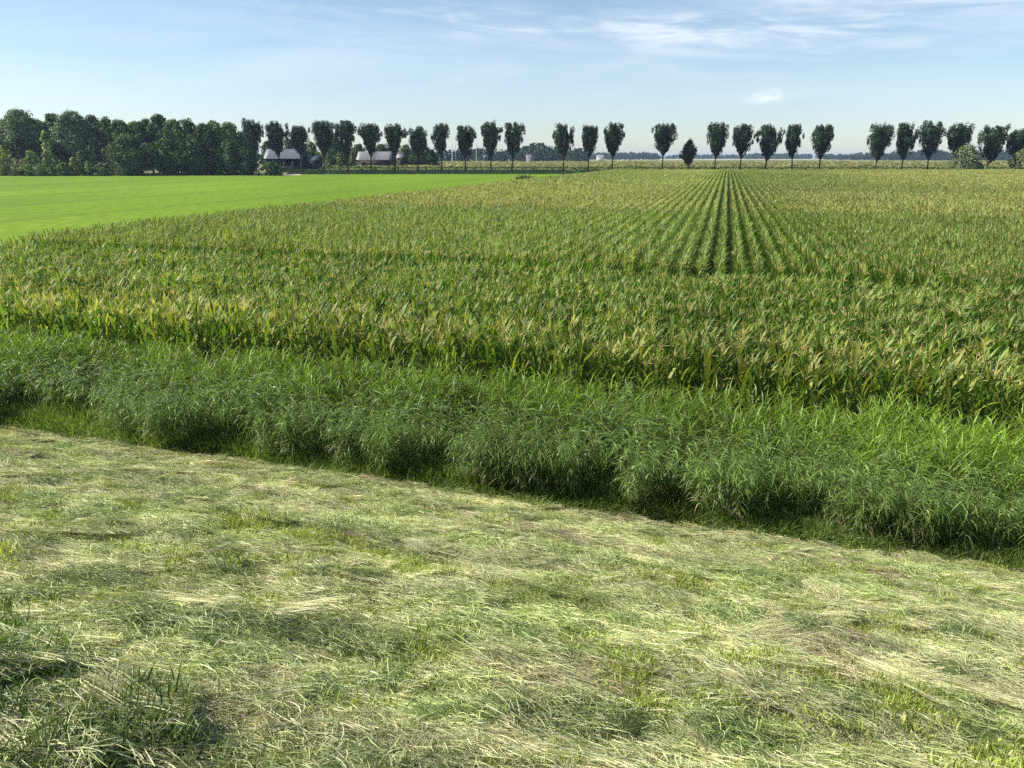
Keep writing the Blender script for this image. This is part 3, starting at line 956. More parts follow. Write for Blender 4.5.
def lane_tree(px, top, base, wpx, label, cat='tree', y0=291.5, cb=152, style='vase', gaps=.0, seed=0, fork=0):
    mpx = (y0 * CA + 2) / FPX
    b = atd(px, base, y0); bz = 1.25
    tz = atd(px, top, y0)[2] - bz
    H = tz
    W = wpx * mpx / 2 * 1.08
    cbz = atd(px, cb, y0)[2] - bz
    root = empty('lane_tree', (b[0], y0, bz))
    tag(root, label, cat, 'lane trees lining the road')
    r = np.random.default_rng(seed)
    tr = MB(); cr = MB()
    if style == 'vase':
        hz = np.array([0, .1, .25, .42, .58, .75, .9, 1.0]); ww = np.array([.10, .20, .44, .76, .97, 1.0, .92, .62])
        ww = ww * (1 + r.normal(size=8) * .07)
    else:
        hz = np.array([0, .15, .35, .55, .75, .9, 1.0]); ww = np.array([.25, .7, 1.0, .9, .6, .3, .08])
    fork_z = cbz * .8
    lx = r.normal() * .45
    W = W * r.uniform(.9, 1.08)
    tr.tube([(0, 0, -.3), (lx * .2, 0, fork_z * .5), (lx * .5, 0, fork_z)], [.34, .25, .22], 7, BARK)
    nl = 9
    cents = []; rads = []
    for i in range(nl):
        a = 2 * math.pi * (i + r.uniform(-.3, .3)) / nl
        hi = r.uniform(.68, .98); w = np.interp(hi, hz, ww) * W * (.12 if i == 0 else r.uniform(.5, .85))
        tip = np.array([lx + w * math.cos(a), w * math.sin(a), cbz + (H - cbz) * hi])
        st0 = np.array([lx * .5, 0, fork_z * r.uniform(.8, 1.0)])
        k = np.linspace(0, 1, 5)[:, None]
        mid = np.array([tip[0] * 1.15, tip[1] * 1.15, st0[2] + (tip[2] - st0[2]) * .45])
        pts = (1 - k) ** 2 * st0 + 2 * k * (1 - k) * mid + k ** 2 * tip
        tr.tube(pts, np.linspace(.13, .03, 5), 5, BARK)
        for kk in np.linspace(.35, 1.0, 6):
            p = (1 - kk) ** 2 * st0 + 2 * kk * (1 - kk) * mid + kk ** 2 * tip
            cents.append(p + r.normal(size=3) * .3); rads.append(np.array([.8, .8, 1.3]) * r.uniform(.7, 1.15))
    # fill: clumps through the crown's volume, many pointing out of its edge
    for i in range(84):
        h = r.uniform(0.0, .97) ** .85
        w = np.interp(h, hz, ww) * W
        a = r.uniform(0, 6.283); q = math.sqrt(r.uniform(.02, 1.0)) * .92
        if gaps and r.random() < gaps:
            continue
        cents.append(np.array([lx + w * q * math.cos(a), w * q * math.sin(a), cbz + (H - cbz) * h]))
        rads.append(np.array([.8, .8, 1.35]) * r.uniform(.7, 1.2) * (.6 + .5 * min(1, w / W + .15)))
    for i in range(3):   # stray side sprays
        h = r.uniform(.2, .85); w = np.interp(h, hz, ww) * W * r.uniform(1.0, 1.15); a = r.choice([0, math.pi]) + r.normal() * .5
        cents.append(np.array([lx + w * math.cos(a), w * math.sin(a), cbz + (H - cbz) * h])); rads.append(np.array([.5, .5, 1.1]))
    if fork:   # a notch of sky beside one heavy limb
        zc = cbz + (H - cbz) * .78
        kc = [(abs(c[0] - fork * W * .42) > W * .17) or c[2] < zc - 1.5 for c in cents]
        cents = [c for c, k in zip(cents, kc) if k]; rads = [c for c, k in zip(rads, kc) if k]
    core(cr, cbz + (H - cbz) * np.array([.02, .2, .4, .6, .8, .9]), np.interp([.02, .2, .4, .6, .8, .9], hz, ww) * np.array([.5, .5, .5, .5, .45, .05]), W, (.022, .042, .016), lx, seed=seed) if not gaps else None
    cluster_leaves(cr, cents, rads, [66] * len(cents), .50, [(.028, .052, .018), (.040, .070, .022), (.020, .040, .014)], [3, 2, 2])
    tr.build('trunk', M_bark, root); cr.build('crown', M_tree, root)
    return root


lane = [
    (256, 121, 166, 20, 152, 'lane tree half merged with the dark wood, left of the grey barn roof', {}),
    (280, 123, 166, 21, 153, 'dark lane tree standing before the middle of the grey barn roof', {'fork': 1}),
    (302.5, 128, 168, 19, 153, 'shorter spiky-topped lane tree at the right end of the grey barn roof', {}),
    (324, 122, 167, 22, 153, 'broad lane tree merging with dark trees, between the grey barn and two pale round bushes', {}),
    (348, 122, 168, 20, 153, 'lane tree whose trunk stands between the two pale round bushes', {'gaps': .1}),
    (371, 125, 168, 20, 153, 'lane tree before the left half of the pale-roofed shed', {}),
    (395, 125, 168, 19, 153, 'lane tree before the right gable of the pale-roofed shed', {}),
    (418, 128, 168, 19, 154, 'shorter lane tree backed by the dark clump right of the pale-roofed shed', {}),
    (442, 125, 169, 18, 153, 'slim flat-topped lane tree just right of the dark clump and the small white hut', {'gaps': .15}),
    (465.5, 127, 169, 20, 154, 'lane tree between the slim flat-topped one and the pale distant poles to its right', {}),
    (491, 124, 169, 19, 155, 'tall lane tree next but one left of the wide gap above the green field tip', {}),
    (512, 124, 170, 20, 155, 'airy lane tree with sky showing through, at the left side of the wide gap', {'gaps': .18}),
    (563.5, 125, 169, 20, 156, 'lane tree before the domed distant wood, at the right side of the wide gap', {'fork': 1}),
    (588, 126.5, 168, 16, 154, 'narrowest full-height lane tree, right of the domed distant wood', {}),
    (612, 124.5, 168, 20, 154, 'vase-shaped lane tree beside the distant long white building', {}),
    (662, 124.5, 168, 24, 153, 'broad lane tree standing alone left of the small pointed tree', {}),
    (714.5, 124.5, 169, 21, 156, 'lane tree first to the right of the small pointed tree, above the converging maize rows', {}),
    (740, 126, 168, 21, 154, 'airy lane tree with bare limbs showing low in its crown, above the converging maize rows', {'gaps': .18}),
    (765, 126, 168, 23, 158, 'lane tree with a crown leaning right, just left of the small red-brown tractor', {'fork': 1}),
    (792, 126, 168, 18, 156, 'slim lane tree just right of the small red-brown tractor', {}),
    (819, 126, 169, 21, 156, 'lane tree with low side lobes, last before the second gap in the row', {}),
    (875, 125.5, 170, 22, 158, 'lane tree first to the right of the second gap, leaning slightly left', {}),
    (901.5, 124, 170, 22, 157, 'lane tree with a forked top and a heavy right limb, beyond the second gap', {'fork': 1}),
    (927, 122, 170, 24, 157, 'tallest lane tree near the right end, left of the pale willow', {}),
    (955, 125, 170, 25, 152, 'lane tree rising behind the pale drooping willow', {}),
    (985, 126.5, 173, 27, 161, 'widest lane tree, its trunk between the pale willow and the grey-green bushes', {}),
    (1014, 130.5, 172, 24, 156, 'lane tree behind the big olive bush, cut by the frame edge', {}),
]
for i, (px, top, base, w, cb, lab, kw) in enumerate(lane):
    lane_tree(px, top, base, w, lab, cb=cb, seed=500 + i, **kw)
lane_tree(689, 141, 168, 15, 'small pointed young lane tree with foliage almost down to the ground', cb=163, style='cone', seed=777)


def round_tree(name, px, top, base, wpx, y0, label, cat='tree', group=None, cols=None, low=.12, size=.75, dens=1.0, seed=0, trunk=True, flat=.8, shape='round'):
    """broad crown: overlapping clumps on a lumpy dome"""
    mpx = (y0 * CA + 2) / FPX
    r = np.random.default_rng(seed)
    H = atd(px, top, y0)[2]; W = wpx * mpx / 2
    x0 = (px - 512) / FPX * (y0 * CA + (CAMZ - 0) * SA)
    root = empty(name, (x0, y0, 0)); tag(root, label, cat, group)
    cr = MB(); tr = MB()
    zb = H * low
    hz = np.array([0, .15, .4, .65, .85, 1.0]); ww = np.array([.62, .9, 1.0, .88, .58, .15])
    if shape == 'weep': ww = np.array([1.0, 1.05, .98, .85, .6, .2])
    if shape == 'tall': ww = np.array([.55, .85, 1.0, .92, .7, .22])
    nc = int((46 + W * H * .8) * dens)
    cents = []; rads = []
    rr = min(W, H) * .25
    for i in range(nc):
        h = r.uniform(0, 1) ** .8; a = r.uniform(0, 6.283)
        lump = 1 + .22 * math.sin(3 * a + seed + 2 * h) + .14 * math.sin(5 * a + 2 * seed + 5 * h)
        w = np.interp(h, hz, ww) * W * lump
        q = r.uniform(.5, 1.0)
        cents.append(np.array([w * q * math.cos(a), w * q * math.sin(a) * flat, zb + (H - zb) * h * .93]))
        rads.append(np.array([1, 1, .85 if shape != 'weep' else 1.7]) * rr * r.uniform(.6, 1.1))
    cols = cols or [(.030, .055, .020), (.045, .075, .025), (.022, .042, .016)]
    sh = r.uniform(.85, 1.2)
    hs_ = np.array([.0, .2, .4, .6, .78, .88])
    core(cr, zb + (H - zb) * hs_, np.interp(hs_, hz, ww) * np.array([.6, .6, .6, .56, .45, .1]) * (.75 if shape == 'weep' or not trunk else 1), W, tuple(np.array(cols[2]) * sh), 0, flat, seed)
    cluster_leaves(cr, cents, rads, [max(22, int(38 * (rr / 1.6) ** 1.2))] * nc, size, [tuple(np.array(c) * sh) for c in cols], [3, 2, 2])
    if trunk:
        tr.tube([(0, 0, -.2), (.1, 0, H * .3), (0, .1, H * .6)], [H * .022, H * .016, H * .008], 7, BARK)
        for i in range(5):
            a = r.uniform(0, 6.28)
            tr.tube([(0, 0, H * .25), (W * .3 * math.cos(a), W * .3 * math.sin(a), H * .5), (W * .55 * math.cos(a), W * .55 * math.sin(a) * flat, H * .72)], [H * .01, H * .007, .04], 5, BARK)
        tr.build('trunk', M_bark, root)
    else:
        for i in range(4):
            a = r.uniform(0, 6.28)
            tr.tube([(0, 0, -.1), (W * .2 * math.cos(a), W * .2 * math.sin(a), H * .4), (W * .4 * math.cos(a), W * .4 * math.sin(a) * flat, H * .75)], [.07, .05, .02], 5, BARK)
        tr.build('stem', M_bark, root)
    cr.build('crown' if trunk else 'foliage', M_tree, root)
    return root


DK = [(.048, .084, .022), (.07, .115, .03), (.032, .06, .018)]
MID = [(.105, .155, .042), (.145, .20, .058), (.072, .112, .032)]
SIL = [(.14, .19, .085), (.20, .25, .125), (.09, .13, .06)]
LT = [(.22, .27, .07), (.32, .37, .11), (.14, .19, .05)]
YL = [(.32, .36, .06), (.40, .43, .09), (.2, .25, .05)]
OL = [(.17, .165, .07), (.22, .2, .09), (.12, .12, .05)]
WG = 'trees of the dark wood'; BG = 'bushes along the wood edge'
wood = [
    (-32, 118, 30, 276, DK, 'dark tree of the wood just outside the left frame edge', 'round'),
    (4, 120, 22, 278, DK, 'dark low-topped tree at the left frame edge, behind the yellow-green bush', 'round'),
    (28, 107, 30, 276, SIL, 'tall silvery tree with the highest top in the wood', 'tall'),
    (47, 118, 18, 284, DK, 'dark tree in the dip right of the tall silvery tree', 'round'),
    (61, 111, 20, 280, MID, 'mid-green tree whose top closes the dip, left of the big grey-green crown', 'round'),
    (80, 109.5, 30, 274, SIL, 'big grey-green crown, second highest in the wood', 'round'),
    (100, 113, 20, 280, DK, 'dark tree adjoining the right side of the big grey-green crown', 'round'),
    (113, 114.5, 18, 279, MID, 'mid-green tree top just left of the small notch in the wood skyline', 'round'),
    (126, 118, 18, 277, DK, 'dark tree directly behind the big pale round-headed bush', 'round'),
    (142, 119, 16, 278, MID, 'narrow tree first right of the notch in the wood skyline', 'tall'),
    (154, 116.5, 14, 281, DK, 'slim dark tree leaning against the pointed tree top', 'tall'),
    (165, 112.5, 16, 279, DK, 'pointed tree top highest in the right half of the wood', 'tall'),
    (179, 118, 22, 272, MID, 'tree with grey lit clumps in front of the pointed tree top', 'round'),
    (193, 115.5, 20, 278, DK, 'round dark top right of the pointed tree top', 'round'),
    (208, 122, 18, 276, DK, 'dark tree in the shaded right half of the wood, above the pale gap', 'round'),
    (220, 119, 18, 280, MID, 'tree with an olive lit top right of the pale gap', 'round'),
    (234, 121, 18, 279, MID, 'last broad tree top before the wood drops to the barn', 'round'),
    (246, 130, 16, 284, DK, 'lower dark tree behind the leftmost lane tree', 'round'),
]
for i, (px, top, w, y0, cl, lab, shp) in enumerate(wood):
    round_tree('wood_tree', px, top, 172.5, w * (1.5 if w > 19 else 1.85), y0, lab, 'tree', WG, cl, seed=900 + i, shape=shp, low=.08, dens=1.2)
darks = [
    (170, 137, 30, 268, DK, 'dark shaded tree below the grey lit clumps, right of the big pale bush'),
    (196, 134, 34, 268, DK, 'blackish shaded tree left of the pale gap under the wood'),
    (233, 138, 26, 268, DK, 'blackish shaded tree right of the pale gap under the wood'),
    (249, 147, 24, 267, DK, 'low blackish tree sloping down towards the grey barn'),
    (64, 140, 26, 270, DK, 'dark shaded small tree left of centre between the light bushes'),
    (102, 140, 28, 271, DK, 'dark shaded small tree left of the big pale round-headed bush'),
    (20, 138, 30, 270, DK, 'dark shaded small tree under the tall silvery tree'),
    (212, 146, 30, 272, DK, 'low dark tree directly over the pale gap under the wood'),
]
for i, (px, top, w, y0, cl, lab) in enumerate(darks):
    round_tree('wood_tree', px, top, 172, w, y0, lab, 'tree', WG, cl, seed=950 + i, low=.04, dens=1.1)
round_tree('wood_tree', 131, 134, 173, 46, 264, 'big pale round-headed tree lit from the left, standing out before the dark wood', 'tree', WG, [(.085, .125, .035), (.15, .20, .06), (.055, .09, .025)], seed=31, low=.03, dens=.9)
round_tree('wood_tree', 52, 129, 172, 12, 267, 'slender light green tree half up the dark wood, above two light bushes', 'tree', WG, LT, seed=32, low=.2)
bushes = [
    (4, 146, 20, 266, YL, 'yellow-green bush at the left frame edge'),
    (19, 160, 22, 264, OL, 'brownish olive bush second from the left frame edge'),
    (34, 151, 15, 265, LT, 'light green round-topped bush, left of a pair below the slender light tree'),
    (51, 151, 17, 265, LT, 'light green bush sloping to its right, right of a pair below the slender light tree'),
    (76, 157, 9, 263, YL, 'small bright yellow bush between the light pair and the big pale tree'),
    (85, 151, 13, 266, MID, 'mid-green bush rising behind the small bright yellow bush'),
    (66, 164, 14, 262, MID, 'low mid-green bush left of the small bright yellow bush'),
    (40, 165, 26, 262, MID, 'low spreading dark bush under the light green pair'),
    (90, 162, 14, 263, MID, 'low dark bush right of the small bright yellow bush'),
    (104, 163, 13, 261, SIL, 'pale grey-green bush at the left foot of the big pale tree'),
    (274, 163, 20, 266, DK, 'low black-green bush at the foot of the wood, left of the sandy drive'),
]
for i, (px, top, w, y0, cl, lab) in enumerate(bushes):
    round_tree('bush', px, top - 1, 173, w * 1.3, y0 - 3, lab, 'bush', BG, cl, seed=1000 + i, trunk=False, low=.05, size=.6)

# trees and bushes by the farm
FG = 'trees round the farm'
farm = [
    (270, 140, 18, 352, DK, 'dark tree behind the left end of the grey barn'),
    (294, 137, 20, 352, DK, 'dark tree showing above the grey barn between two lane trees'),
    (313, 141, 18, 344, MID, 'dim green tree at the right end of the grey barn'),
    (332, 131, 26, 340, MID, 'tall dim tree filling the space left of the pale round bushes'),
    (343, 141, 20, 350, DK, 'dark tree behind the pale round bushes'),
    (360, 143, 20, 372, DK, 'dark tree showing above the left end of the pale-roofed shed'),
    (383, 144, 24, 378, DK, 'dark tree showing above the middle of the pale-roofed shed'),
    (407, 144, 20, 365, MID, 'grey-green tree just right of the pale-roofed shed'),
    (424, 145, 24, 360, DK, 'dark clump tree behind the shorter lane tree'),
    (433, 149, 13, 362, DK, 'low dark tree at the right end of the farm, left of the small white hut'),
]
for i, (px, top, w, y0, cl, lab) in enumerate(farm):
    round_tree('farm_tree', px, top, 160, w * 1.1, y0, lab, 'tree', FG, cl, seed=1100 + i, low=.05)
for i, (px, top, w, y0, cl, lab) in enumerate([
    (341, 149.5, 9, 322, LT, 'left one of two pale round bushes beside the pale-roofed shed'),
    (353, 150, 9, 322, LT, 'right one of two pale round bushes beside the pale-roofed shed'),
    (330, 154, 8, 324, SIL, 'grey-green round bush left of the two pale round bushes'),
]):
    round_tree('bush', px, top, 162, w, y0, lab, 'bush', 'round bushes by the farm', cl, seed=1200 + i, trunk=False, low=.03, size=.6)

# willow and bushes at the right
round_tree('willow', 963, 146.5, 173, 32, 276, 'pale drooping willow in front of the lane trees at the right', 'tree', None, [(.17, .20, .09), (.22, .25, .12), (.11, .14, .06)], seed=61, low=.0, shape='weep', dens=1.2, size=.6)
round_tree('bush', 975, 163, 173, 18, 274, 'dark green bush at the right foot of the pale willow', 'bush', None, DK, seed=62, trunk=False, low=.0)
for i, px in enumerate((985, 992, 1000, 1007)):
    round_tree('bush', px, 166 + .3 * i, 175, 8, 271, ['small grey-green bush beside the trunk of the widest lane tree', 'small grey-green bush second from the widest lane tree trunk', 'small grey-green bush second from the big olive bush', 'small grey-green bush touching the big olive bush'][i], 'bush', 'grey-green bushes at the maize edge', SIL, seed=63 + i, trunk=False, low=.0, size=.5)
round_tree('bush', 1021, 149, 176, 32, 268, 'big olive green bush at the right frame edge', 'bush', None, [(.12, .15, .05), (.17, .19, .075), (.075, .10, .035)], seed=70, trunk=False, low=.0, dens=1.2)

# ------------------------------------------------------------------ buildings
def gable(name, x0, x1, y0, y1, eave, ridge, wallc, roofc, label, cat, over=.5, hip=0., posts=0, stripes=0):
    """long building along X, gable roof with its ridge along X; roof slopes have real thickness"""
    cx, cy = (x0 + x1) / 2, (y0 + y1) / 2
    root = empty(name, (cx, cy, 0)); tag(root, label, cat)
    w, d = (x1 - x0) / 2, (y1 - y0) / 2
    wl = MB()
    if posts:   # open front: back and end walls, posts along the front
        wl.box(-w, w, d - .2, d, 0, eave, wallc); wl.box(-w, -w + .2, -d, d - .201, 0, eave, wallc); wl.box(w - .2, w, -d, d - .201, 0, eave, wallc)
        wl.box(-w + .2, w - .2, -d + .5, -d + .7, 0, eave * .42, tuple(np.array(wallc) * 2.2))
    else:
        wl.box(-w, w, -d, d, 0, eave, wallc)
    for sx in (-1, 1):
        xx = sx * w; xi = sx * (w - .2)
        wl.add([(xx, -d, eave), (xx, d, eave), (xx, 0, ridge - .05), (xi, -d, eave), (xi, d, eave), (xi, 0, ridge - .05)], [[0, 1, 2], [3, 4, 5]], wallc) if not hip else None
    wl_o = wl.build('wall', M_wall, root)
    rf = MB(); th = .12
    nst = max(2, int((x1 - x0) / 1.5))
    xs_ = np.linspace(-w - over, w + over, nst + 1)
    for i in range(nst):
        c = np.array(roofc) * (1 + .06 * math.sin(i * 2.3)) * (.55 if stripes and i % stripes == stripes - 1 else 1)
        for sy in (-1, 1):
            xa, xb = xs_[i], xs_[i + 1]
            ha = min(1, max(0, (w + over - abs(xa)) / hip)) if hip else 1
            hb = min(1, max(0, (w + over - abs(xb)) / hip)) if hip else 1
            sl = (ridge - eave) / d
            e = (sy * (d + over), eave - sl * over + .06)
            za, zb = eave - sl * over + .06 + (ridge - eave + sl * over) * ha, eave - sl * over + .06 + (ridge - eave + sl * over) * hb
            ya, yb = sy * (d + over) * (1 - ha), sy * (d + over) * (1 - hb)
            V = [(xa, e[0], e[1]), (xb, e[0], e[1]), (xb, yb, zb), (xa, ya, za)]
            V += [(p[0], p[1], p[2] + th) for p in V]
            F = [[0, 3, 2, 1], [4, 5, 6, 7], [0, 1, 5, 4]]
            if i == 0: F.append([3, 0, 4, 7])
            if i == nst - 1: F.append([1, 2, 6, 5])
            rf.add(V, F, c)
    rf.build('roof', M_roof, root)
    for i in range(posts):
        pm = MB(); xx = -w + .5 + (2 * w - 1) * i / (posts - 1)
        pm.box(xx - .15, xx + .15, -d, -d + .3, 0, eave, (.10, .11, .13)); pm.build('post', M_paint, root)
    return root


mp = lambda y0: (y0 * CA + 2) / FPX
YB = 326
gx = lambda px, y0: (px - 512) * mp(y0)
# grey barn
gable('barn', gx(266, YB), gx(303, YB), YB, YB + 11, 5.6, 9.2, (.022, .025, .032), (.11, .125, .145), 'long open-fronted barn with a grey roof behind the lane trees', 'barn', posts=5)
gable('lean_to_shed', gx(304.5, YB), gx(318, YB), YB + 2, YB + 9, 4.8, 6.4, (.03, .033, .04), (.06, .07, .08), 'small dark shed adjoining the right end of the grey barn', 'shed')
YS = 345
gable('farm_shed', gx(358, YS), gx(391, YS), YS, YS + 12, 5.0, 8.3, (.05, .035, .03), (.20, .20, .205), 'long low shed with a pale pinkish roof and dark walls', 'shed', stripes=5)
gable('farm_shed', gx(393.5, YS), gx(399.5, YS), YS + 14, YS + 26, 5.8, 8.8, (.05, .04, .04), (.19, .19, .195), 'short pale-roofed shed just past the right gable of the long one', 'shed')


def small_building(name, px, y0, wpx, hgt, label, wallc, roofc):
    w = wpx * mp(y0)
    return gable(name, gx(px, y0) - w / 2, gx(px, y0) + w / 2, y0, y0 + 9, hgt * .6, hgt, wallc, roofc, label, 'building', over=.3)


small_building('hut', 437.5, 420, 3.2, 5.0, 'small white hut at the right edge of the dark farm clump', (.5, .5, .48), (.3, .3, .3))
small_building('house', 529.5, 700, 6, 8.0, 'small whitish house in front of the domed distant wood', (.25, .23, .22), (.17, .16, .17))
small_building('long_building', 600.5, 1150, 7, 9, 'long white building far off between two lane trees', (.42, .42, .42), (.3, .3, .31))

# vehicles far out in the fields
def tractor(px, y0, bodyc, label, name='tractor'):
    root = empty(name, (gx(px, y0), y0, 2.4 if y0 < 760 else .1)); tag(root, label, 'tractor')
    b = MB(); b.box(-.2, 1.9, -.45, .45, .8, 1.5, bodyc); b.box(1.9, 2.15, -.35, .35, .8, 1.35, bodyc); b.box(-1.1, -.2, -.8, .8, .8, 1.35, bodyc); b.build('body', M_paint, root)
    c = MB(); c.box(-1.0, .1, -.65, .65, 1.353, 2.5, (.06, .07, .08)); c.box(-1.1, .2, -.75, .75, 2.503, 2.65, bodyc); c.build('cab', M_paint, root)
    for (wx, rr) in ((-.7, .8), (1.5, .55)):
        for sy in (-1, 1):
            w = MB(); a = np.linspace(0, 2 * math.pi, 15)[:-1]
            ring = np.stack([wx + rr * np.cos(a), 0 * a, rr + rr * np.sin(a)], 1)
            V = np.concatenate([ring + [0, sy * .95 - .22, 0], ring + [0, sy * .95 + .22, 0], [[wx, sy * .95 - .22, rr], [wx, sy * .95 + .22, rr]]])
            k = np.arange(14); k2 = (k + 1) % 14
            w.add(V, np.stack([k, k2, k2 + 14, k + 14], 1), (.02, .02, .02)); w.f.append(np.stack([k2, k, 0 * k + 28], 1) + 0); w.f.append(np.stack([k + 14, k2 + 14, 0 * k + 29], 1) + 0)
            w.build('wheel', M_paint, root)
    return root


tractor(776.5, 800, (.20, .05, .03), 'small red-brown tractor far out in the fields beyond the lane')
tractor(630.5, 880, (.03, .035, .04), 'tiny dark tractor far out in the fields, between two lane trees')

# pale slender poles before the far wood
for px in (452.5, 456, 476.5, 483.5):
    y0 = 640; m = MB()
    m.tube([(0, 0, 0), (0, 0, 9), (0, 0, 17)], [.32, .27, .2], 6, (.6, .6, .6))
    o = m.build('pole', M_paint); o.location = (gx(px, y0), y0, 0)
    tag(o, 'pale slender pole standing before the far bluish wood', 'pole', 'poles before the far wood')

# ------------------------------------------------------------------ distant woods, one mass each
def far_mass(name, spans, leaf, seed, cols):
    m = MB(); r = np.random.default_rng(seed)
    for (x0, x1, top, y0, dens) in spans:
        k = mp(y0)
        nblob = max(3, int((x1 - x0) * dens * 1.6))
        for i in range(nblob):
            px = x0 + (x1 - x0) * (i + r.uniform(-.4, .4) + .5) / nblob
            tp = np.interp(px, [x0, x0 + (x1 - x0) * .15, x1 - (x1 - x0) * .15, x1], [top + 2, top, top, top + 2]) + r.uniform(0, 3.0) * min(1, (157 - top) / 8)
            H = atd(px, tp, y0)[2]; W = r.uniform(.42, .65) * H
            c0 = np.array([gx(px, y0), y0 + r.uniform(-25, 25), 0])
            nc = 26
            for j in range(nc):
                h = r.uniform(.05, .95); a = r.uniform(0, 6.28); w = W * math.sqrt(max(.05, 1 - (2 * h - .8) ** 2 * .7))
                c = c0 + [w * math.cos(a) * .8, w * math.sin(a) * .8, H * h * .95]
                q = r.normal(size=(12, 3)); q /= np.linalg.norm(q, axis=1)[:, None]
                m.leaves(c + q * H * .11, leaf * 1.25 * H / 20 * r.uniform(.7, 1.3, 12), pick(cols, [1, 1], 12))
    return tag(m.build(name, M_far), kind='stuff')


FC = [(.028, .05, .022), (.045, .07, .03)]
far_mass('distant_woods', [(436, 505, 147.5, 780, .16), (503, 535, 147, 900, .2), (520, 563, 143, 860, .2), (566, 583, 147, 840, .24)], 2.6, 5, FC)
far_mass('horizon_trees', [(583, 660, 151.5, 1900, .3), (655, 860, 153.8, 2700, .35), (745, 800, 152.8, 2500, .3), (820, 1060, 152.2, 1900, .28), (840, 1060, 153, 1700, .2), (880, 1060, 149.5, 1500, .18), (-40, 440, 151, 1300, .12)], 3.4, 6, FC)

# ------------------------------------------------------------------ haze
m = MB(); E = EDG * 1.5
m.box(-E, E, -E, E, -2.2, 34, (.5, .5, .5))
M_haze, nt, N, L = new_mat('haze')
out = N.new('ShaderNodeOutputMaterial'); pv = N.new('ShaderNodeVolumePrincipled')
pv.inputs['Color'].default_value = (.60, .78, 1.0, 1); pv.inputs['Density'].default_value = 1.15e-4
pv.inputs['Anisotropy'].default_value = .2
L.new(pv.outputs[0], out.inputs['Volume'])
tag(m.build('haze', M_haze), kind='stuff')

# ------------------------------------------------------------------ sun and sky
SUN_AZ = R(88)      # left of the view direction
SUN_EL = R(40)
sun_dir = np.array([-math.sin(SUN_AZ) * math.cos(SUN_EL), math.cos(SUN_AZ) * math.cos(SUN_EL), math.sin(SUN_EL)])
sd = bpy.data.lights.new('sun', 'SUN'); sd.energy = 5.0; sd.angle = R(.53); sd.color = (1, .955, .87)
so = bpy.data.objects.new('sun', sd); col.objects.link(so)
from mathutils import Vector
so.rotation_euler = Vector(-sun_dir).to_track_quat('-Z', 'Y').to_euler()

w = bpy.data.worlds.new('World'); sc.world = w; w.use_nodes = True
nt = w.node_tree; N, L = nt.nodes, nt.links; N.clear()
out = N.new('ShaderNodeOutputWorld'); bg = N.new('ShaderNodeBackground'); bg.inputs['Strength'].default_value = .078
sky = N.new('ShaderNodeTexSky'); sky.sky_type = 'NISHITA'; sky.sun_disc = False
sky.sun_elevation = SUN_EL; sky.sun_rotation = -SUN_AZ
sky.air_density = 1.0; sky.dust_density = .25; sky.ozone_density = 2.2; sky.altitude = 0
# thin high cirrus: noise over the direction, drawn out sideways
tc = N.new('ShaderNodeTexCoord')
sep = N.new('ShaderNodeSeparateXYZ'); L.new(tc.outputs['Generated'], sep.inputs[0])


def math_(op, a, b=None):
    q = N.new('ShaderNodeMath'); q.operation = op
    for i, v in enumerate((a, b)):
        if v is None: continue
        if isinstance(v, (int, float)): q.inputs[i].default_value = v
        else: L.new(v, q.inputs[i])
    return q.outputs[0]


az_ = math_('ARCTAN2', sep.outputs['X'], sep.outputs['Y'])
elv = math_('ARCSINE', sep.outputs['Z'])


def cirrus(cx, cy, sx, sy, sh, ns, amp, lo=.45, hi=.75, sd_=0., stretch=7.):
    """soft-edged patch of drawn-out noise centred at azimuth cx, elevation cy (degrees)"""
    da = math_('SUBTRACT', az_, R(cx))
    de = math_('SUBTRACT', math_('SUBTRACT', elv, R(cy)), math_('MULTIPLY', da, sh))
    g1 = math_('POWER', math_('DIVIDE', da, R(sx)), 2.0)
    g2 = math_('POWER', math_('DIVIDE', de, R(sy)), 2.0)
    fall = math_('EXPONENT', math_('MULTIPLY', math_('ADD', g1, g2), -1.0))
    cmb = N.new('ShaderNodeCombineXYZ')
    L.new(math_('MULTIPLY', da, ns), cmb.inputs[0]); L.new(math_('MULTIPLY', de, ns * stretch), cmb.inputs[1]); cmb.inputs[2].default_value = sd_
    no = N.new('ShaderNodeTexNoise'); no.inputs['Scale'].default_value = 1; no.inputs['Detail'].default_value = 7; no.inputs['Roughness'].default_value = .6
    no.inputs['Distortion'].default_value = .6
    L.new(cmb.outputs[0], no.inputs['Vector'])
    mr = N.new('ShaderNodeMapRange'); mr.inputs[1].default_value = lo; mr.inputs[2].default_value = hi; mr.interpolation_type = 'SMOOTHSTEP'
    L.new(no.outputs[0], mr.inputs[0])
    return math_('MULTIPLY', math_('MULTIPLY', fall, mr.outputs[0]), amp)


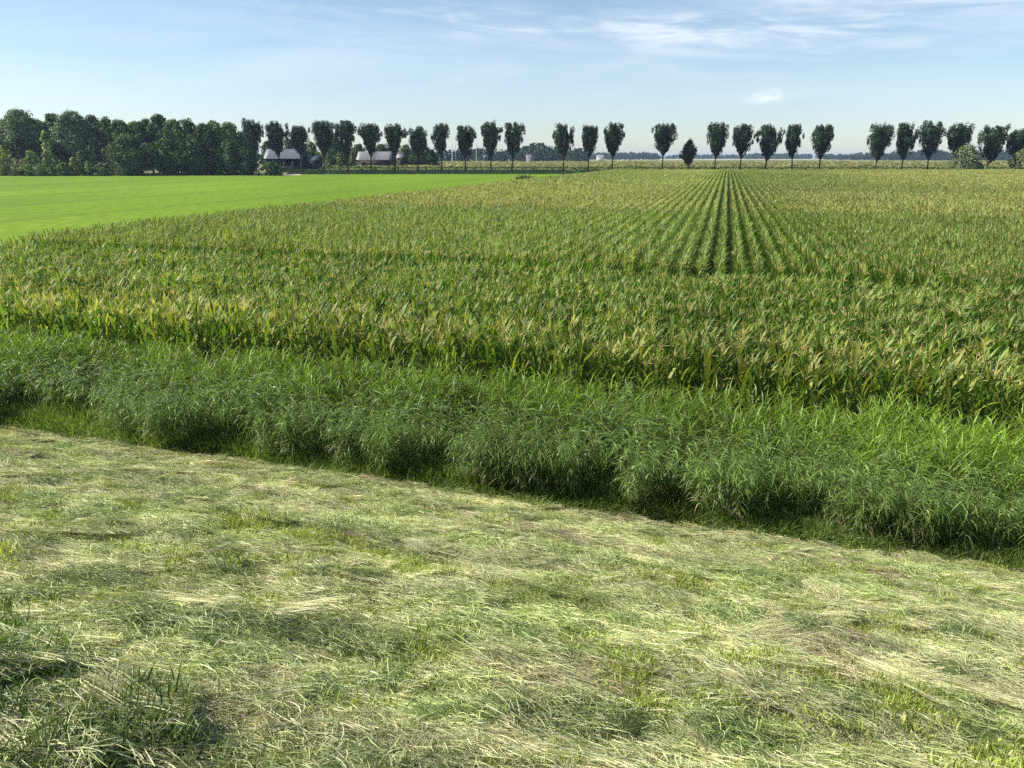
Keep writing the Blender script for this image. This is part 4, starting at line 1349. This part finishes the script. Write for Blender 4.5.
parts = [cirrus(-5, 9.2, 12, 1.0, -.06, 8, .60, .42, .75, 1.),
         cirrus(16, 8.0, 12, 1.2, -.05, 7, .9, .40, .70, 2.),
         cirrus(27, 9.6, 14, 1.6, -.10, 6, .85, .34, .70, 3.),
         cirrus(-16, 6.5, 28, 3.2, .02, 3, .45, .15, .85, 4.),
         cirrus(20, 5.5, 24, 2.4, .0, 3, .35, .2, .85, 5.),
         cirrus(18.1, 4.0, 1.2, .33, .12, 30, 1.0, .35, .65, 6., 2.5)]
tot = parts[0]
for p_ in parts[1:]:
    tot = math_('ADD', tot, p_)
tot = math_('MINIMUM', tot, .8)
# the air near the horizon is paler and bluer than the model sky gives
hz_ = math_('EXPONENT', math_('MULTIPLY', math_('ABSOLUTE', elv), -1 / R(5.0)))
tn_ = N.new('ShaderNodeMix'); tn_.data_type = 'RGBA'; L.new(hz_, tn_.inputs[0])
tn_.inputs[6].default_value = (1, 1, 1, 1); tn_.inputs[7].default_value = (.90, .97, 1.16, 1)
tm_ = N.new('ShaderNodeVectorMath'); tm_.operation = 'MULTIPLY'
L.new(sky.outputs[0], tm_.inputs[0]); L.new(tn_.outputs[2], tm_.inputs[1])
mx = N.new('ShaderNodeMix'); mx.data_type = 'RGBA'
L.new(tot, mx.inputs[0]); L.new(tm_.outputs[0], mx.inputs[6]); mx.inputs[7].default_value = (7.2, 7.9, 8.6, 1)
L.new(mx.outputs[2], bg.inputs['Color']); L.new(bg.outputs[0], out.inputs['Surface'])

# ------------------------------------------------------------------ render settings
sc.render.engine = 'CYCLES'
sc.view_settings.view_transform = 'Standard'
try:
    sc.view_settings.look = 'None'
except Exception:
    pass
sc.view_settings.exposure = 0.82
sc.view_settings.gamma = 1.0
sc.cycles.max_bounces = 6
sc.cycles.diffuse_bounces = 3
sc.cycles.glossy_bounces = 2
sc.cycles.transmission_bounces = 3
sc.cycles.volume_bounces = 0
sc.cycles.transparent_max_bounces = 8
sc.cycles.use_denoising = False
sc.cycles.denoiser = 'OPENIMAGEDENOISE'
sc.cycles.denoising_input_passes = 'RGB_ALBEDO_NORMAL'
sc.cycles.denoising_prefilter = 'ACCURATE'
sc.cycles.sample_clamp_indirect = 4.0
sc.cycles.use_light_tree = False
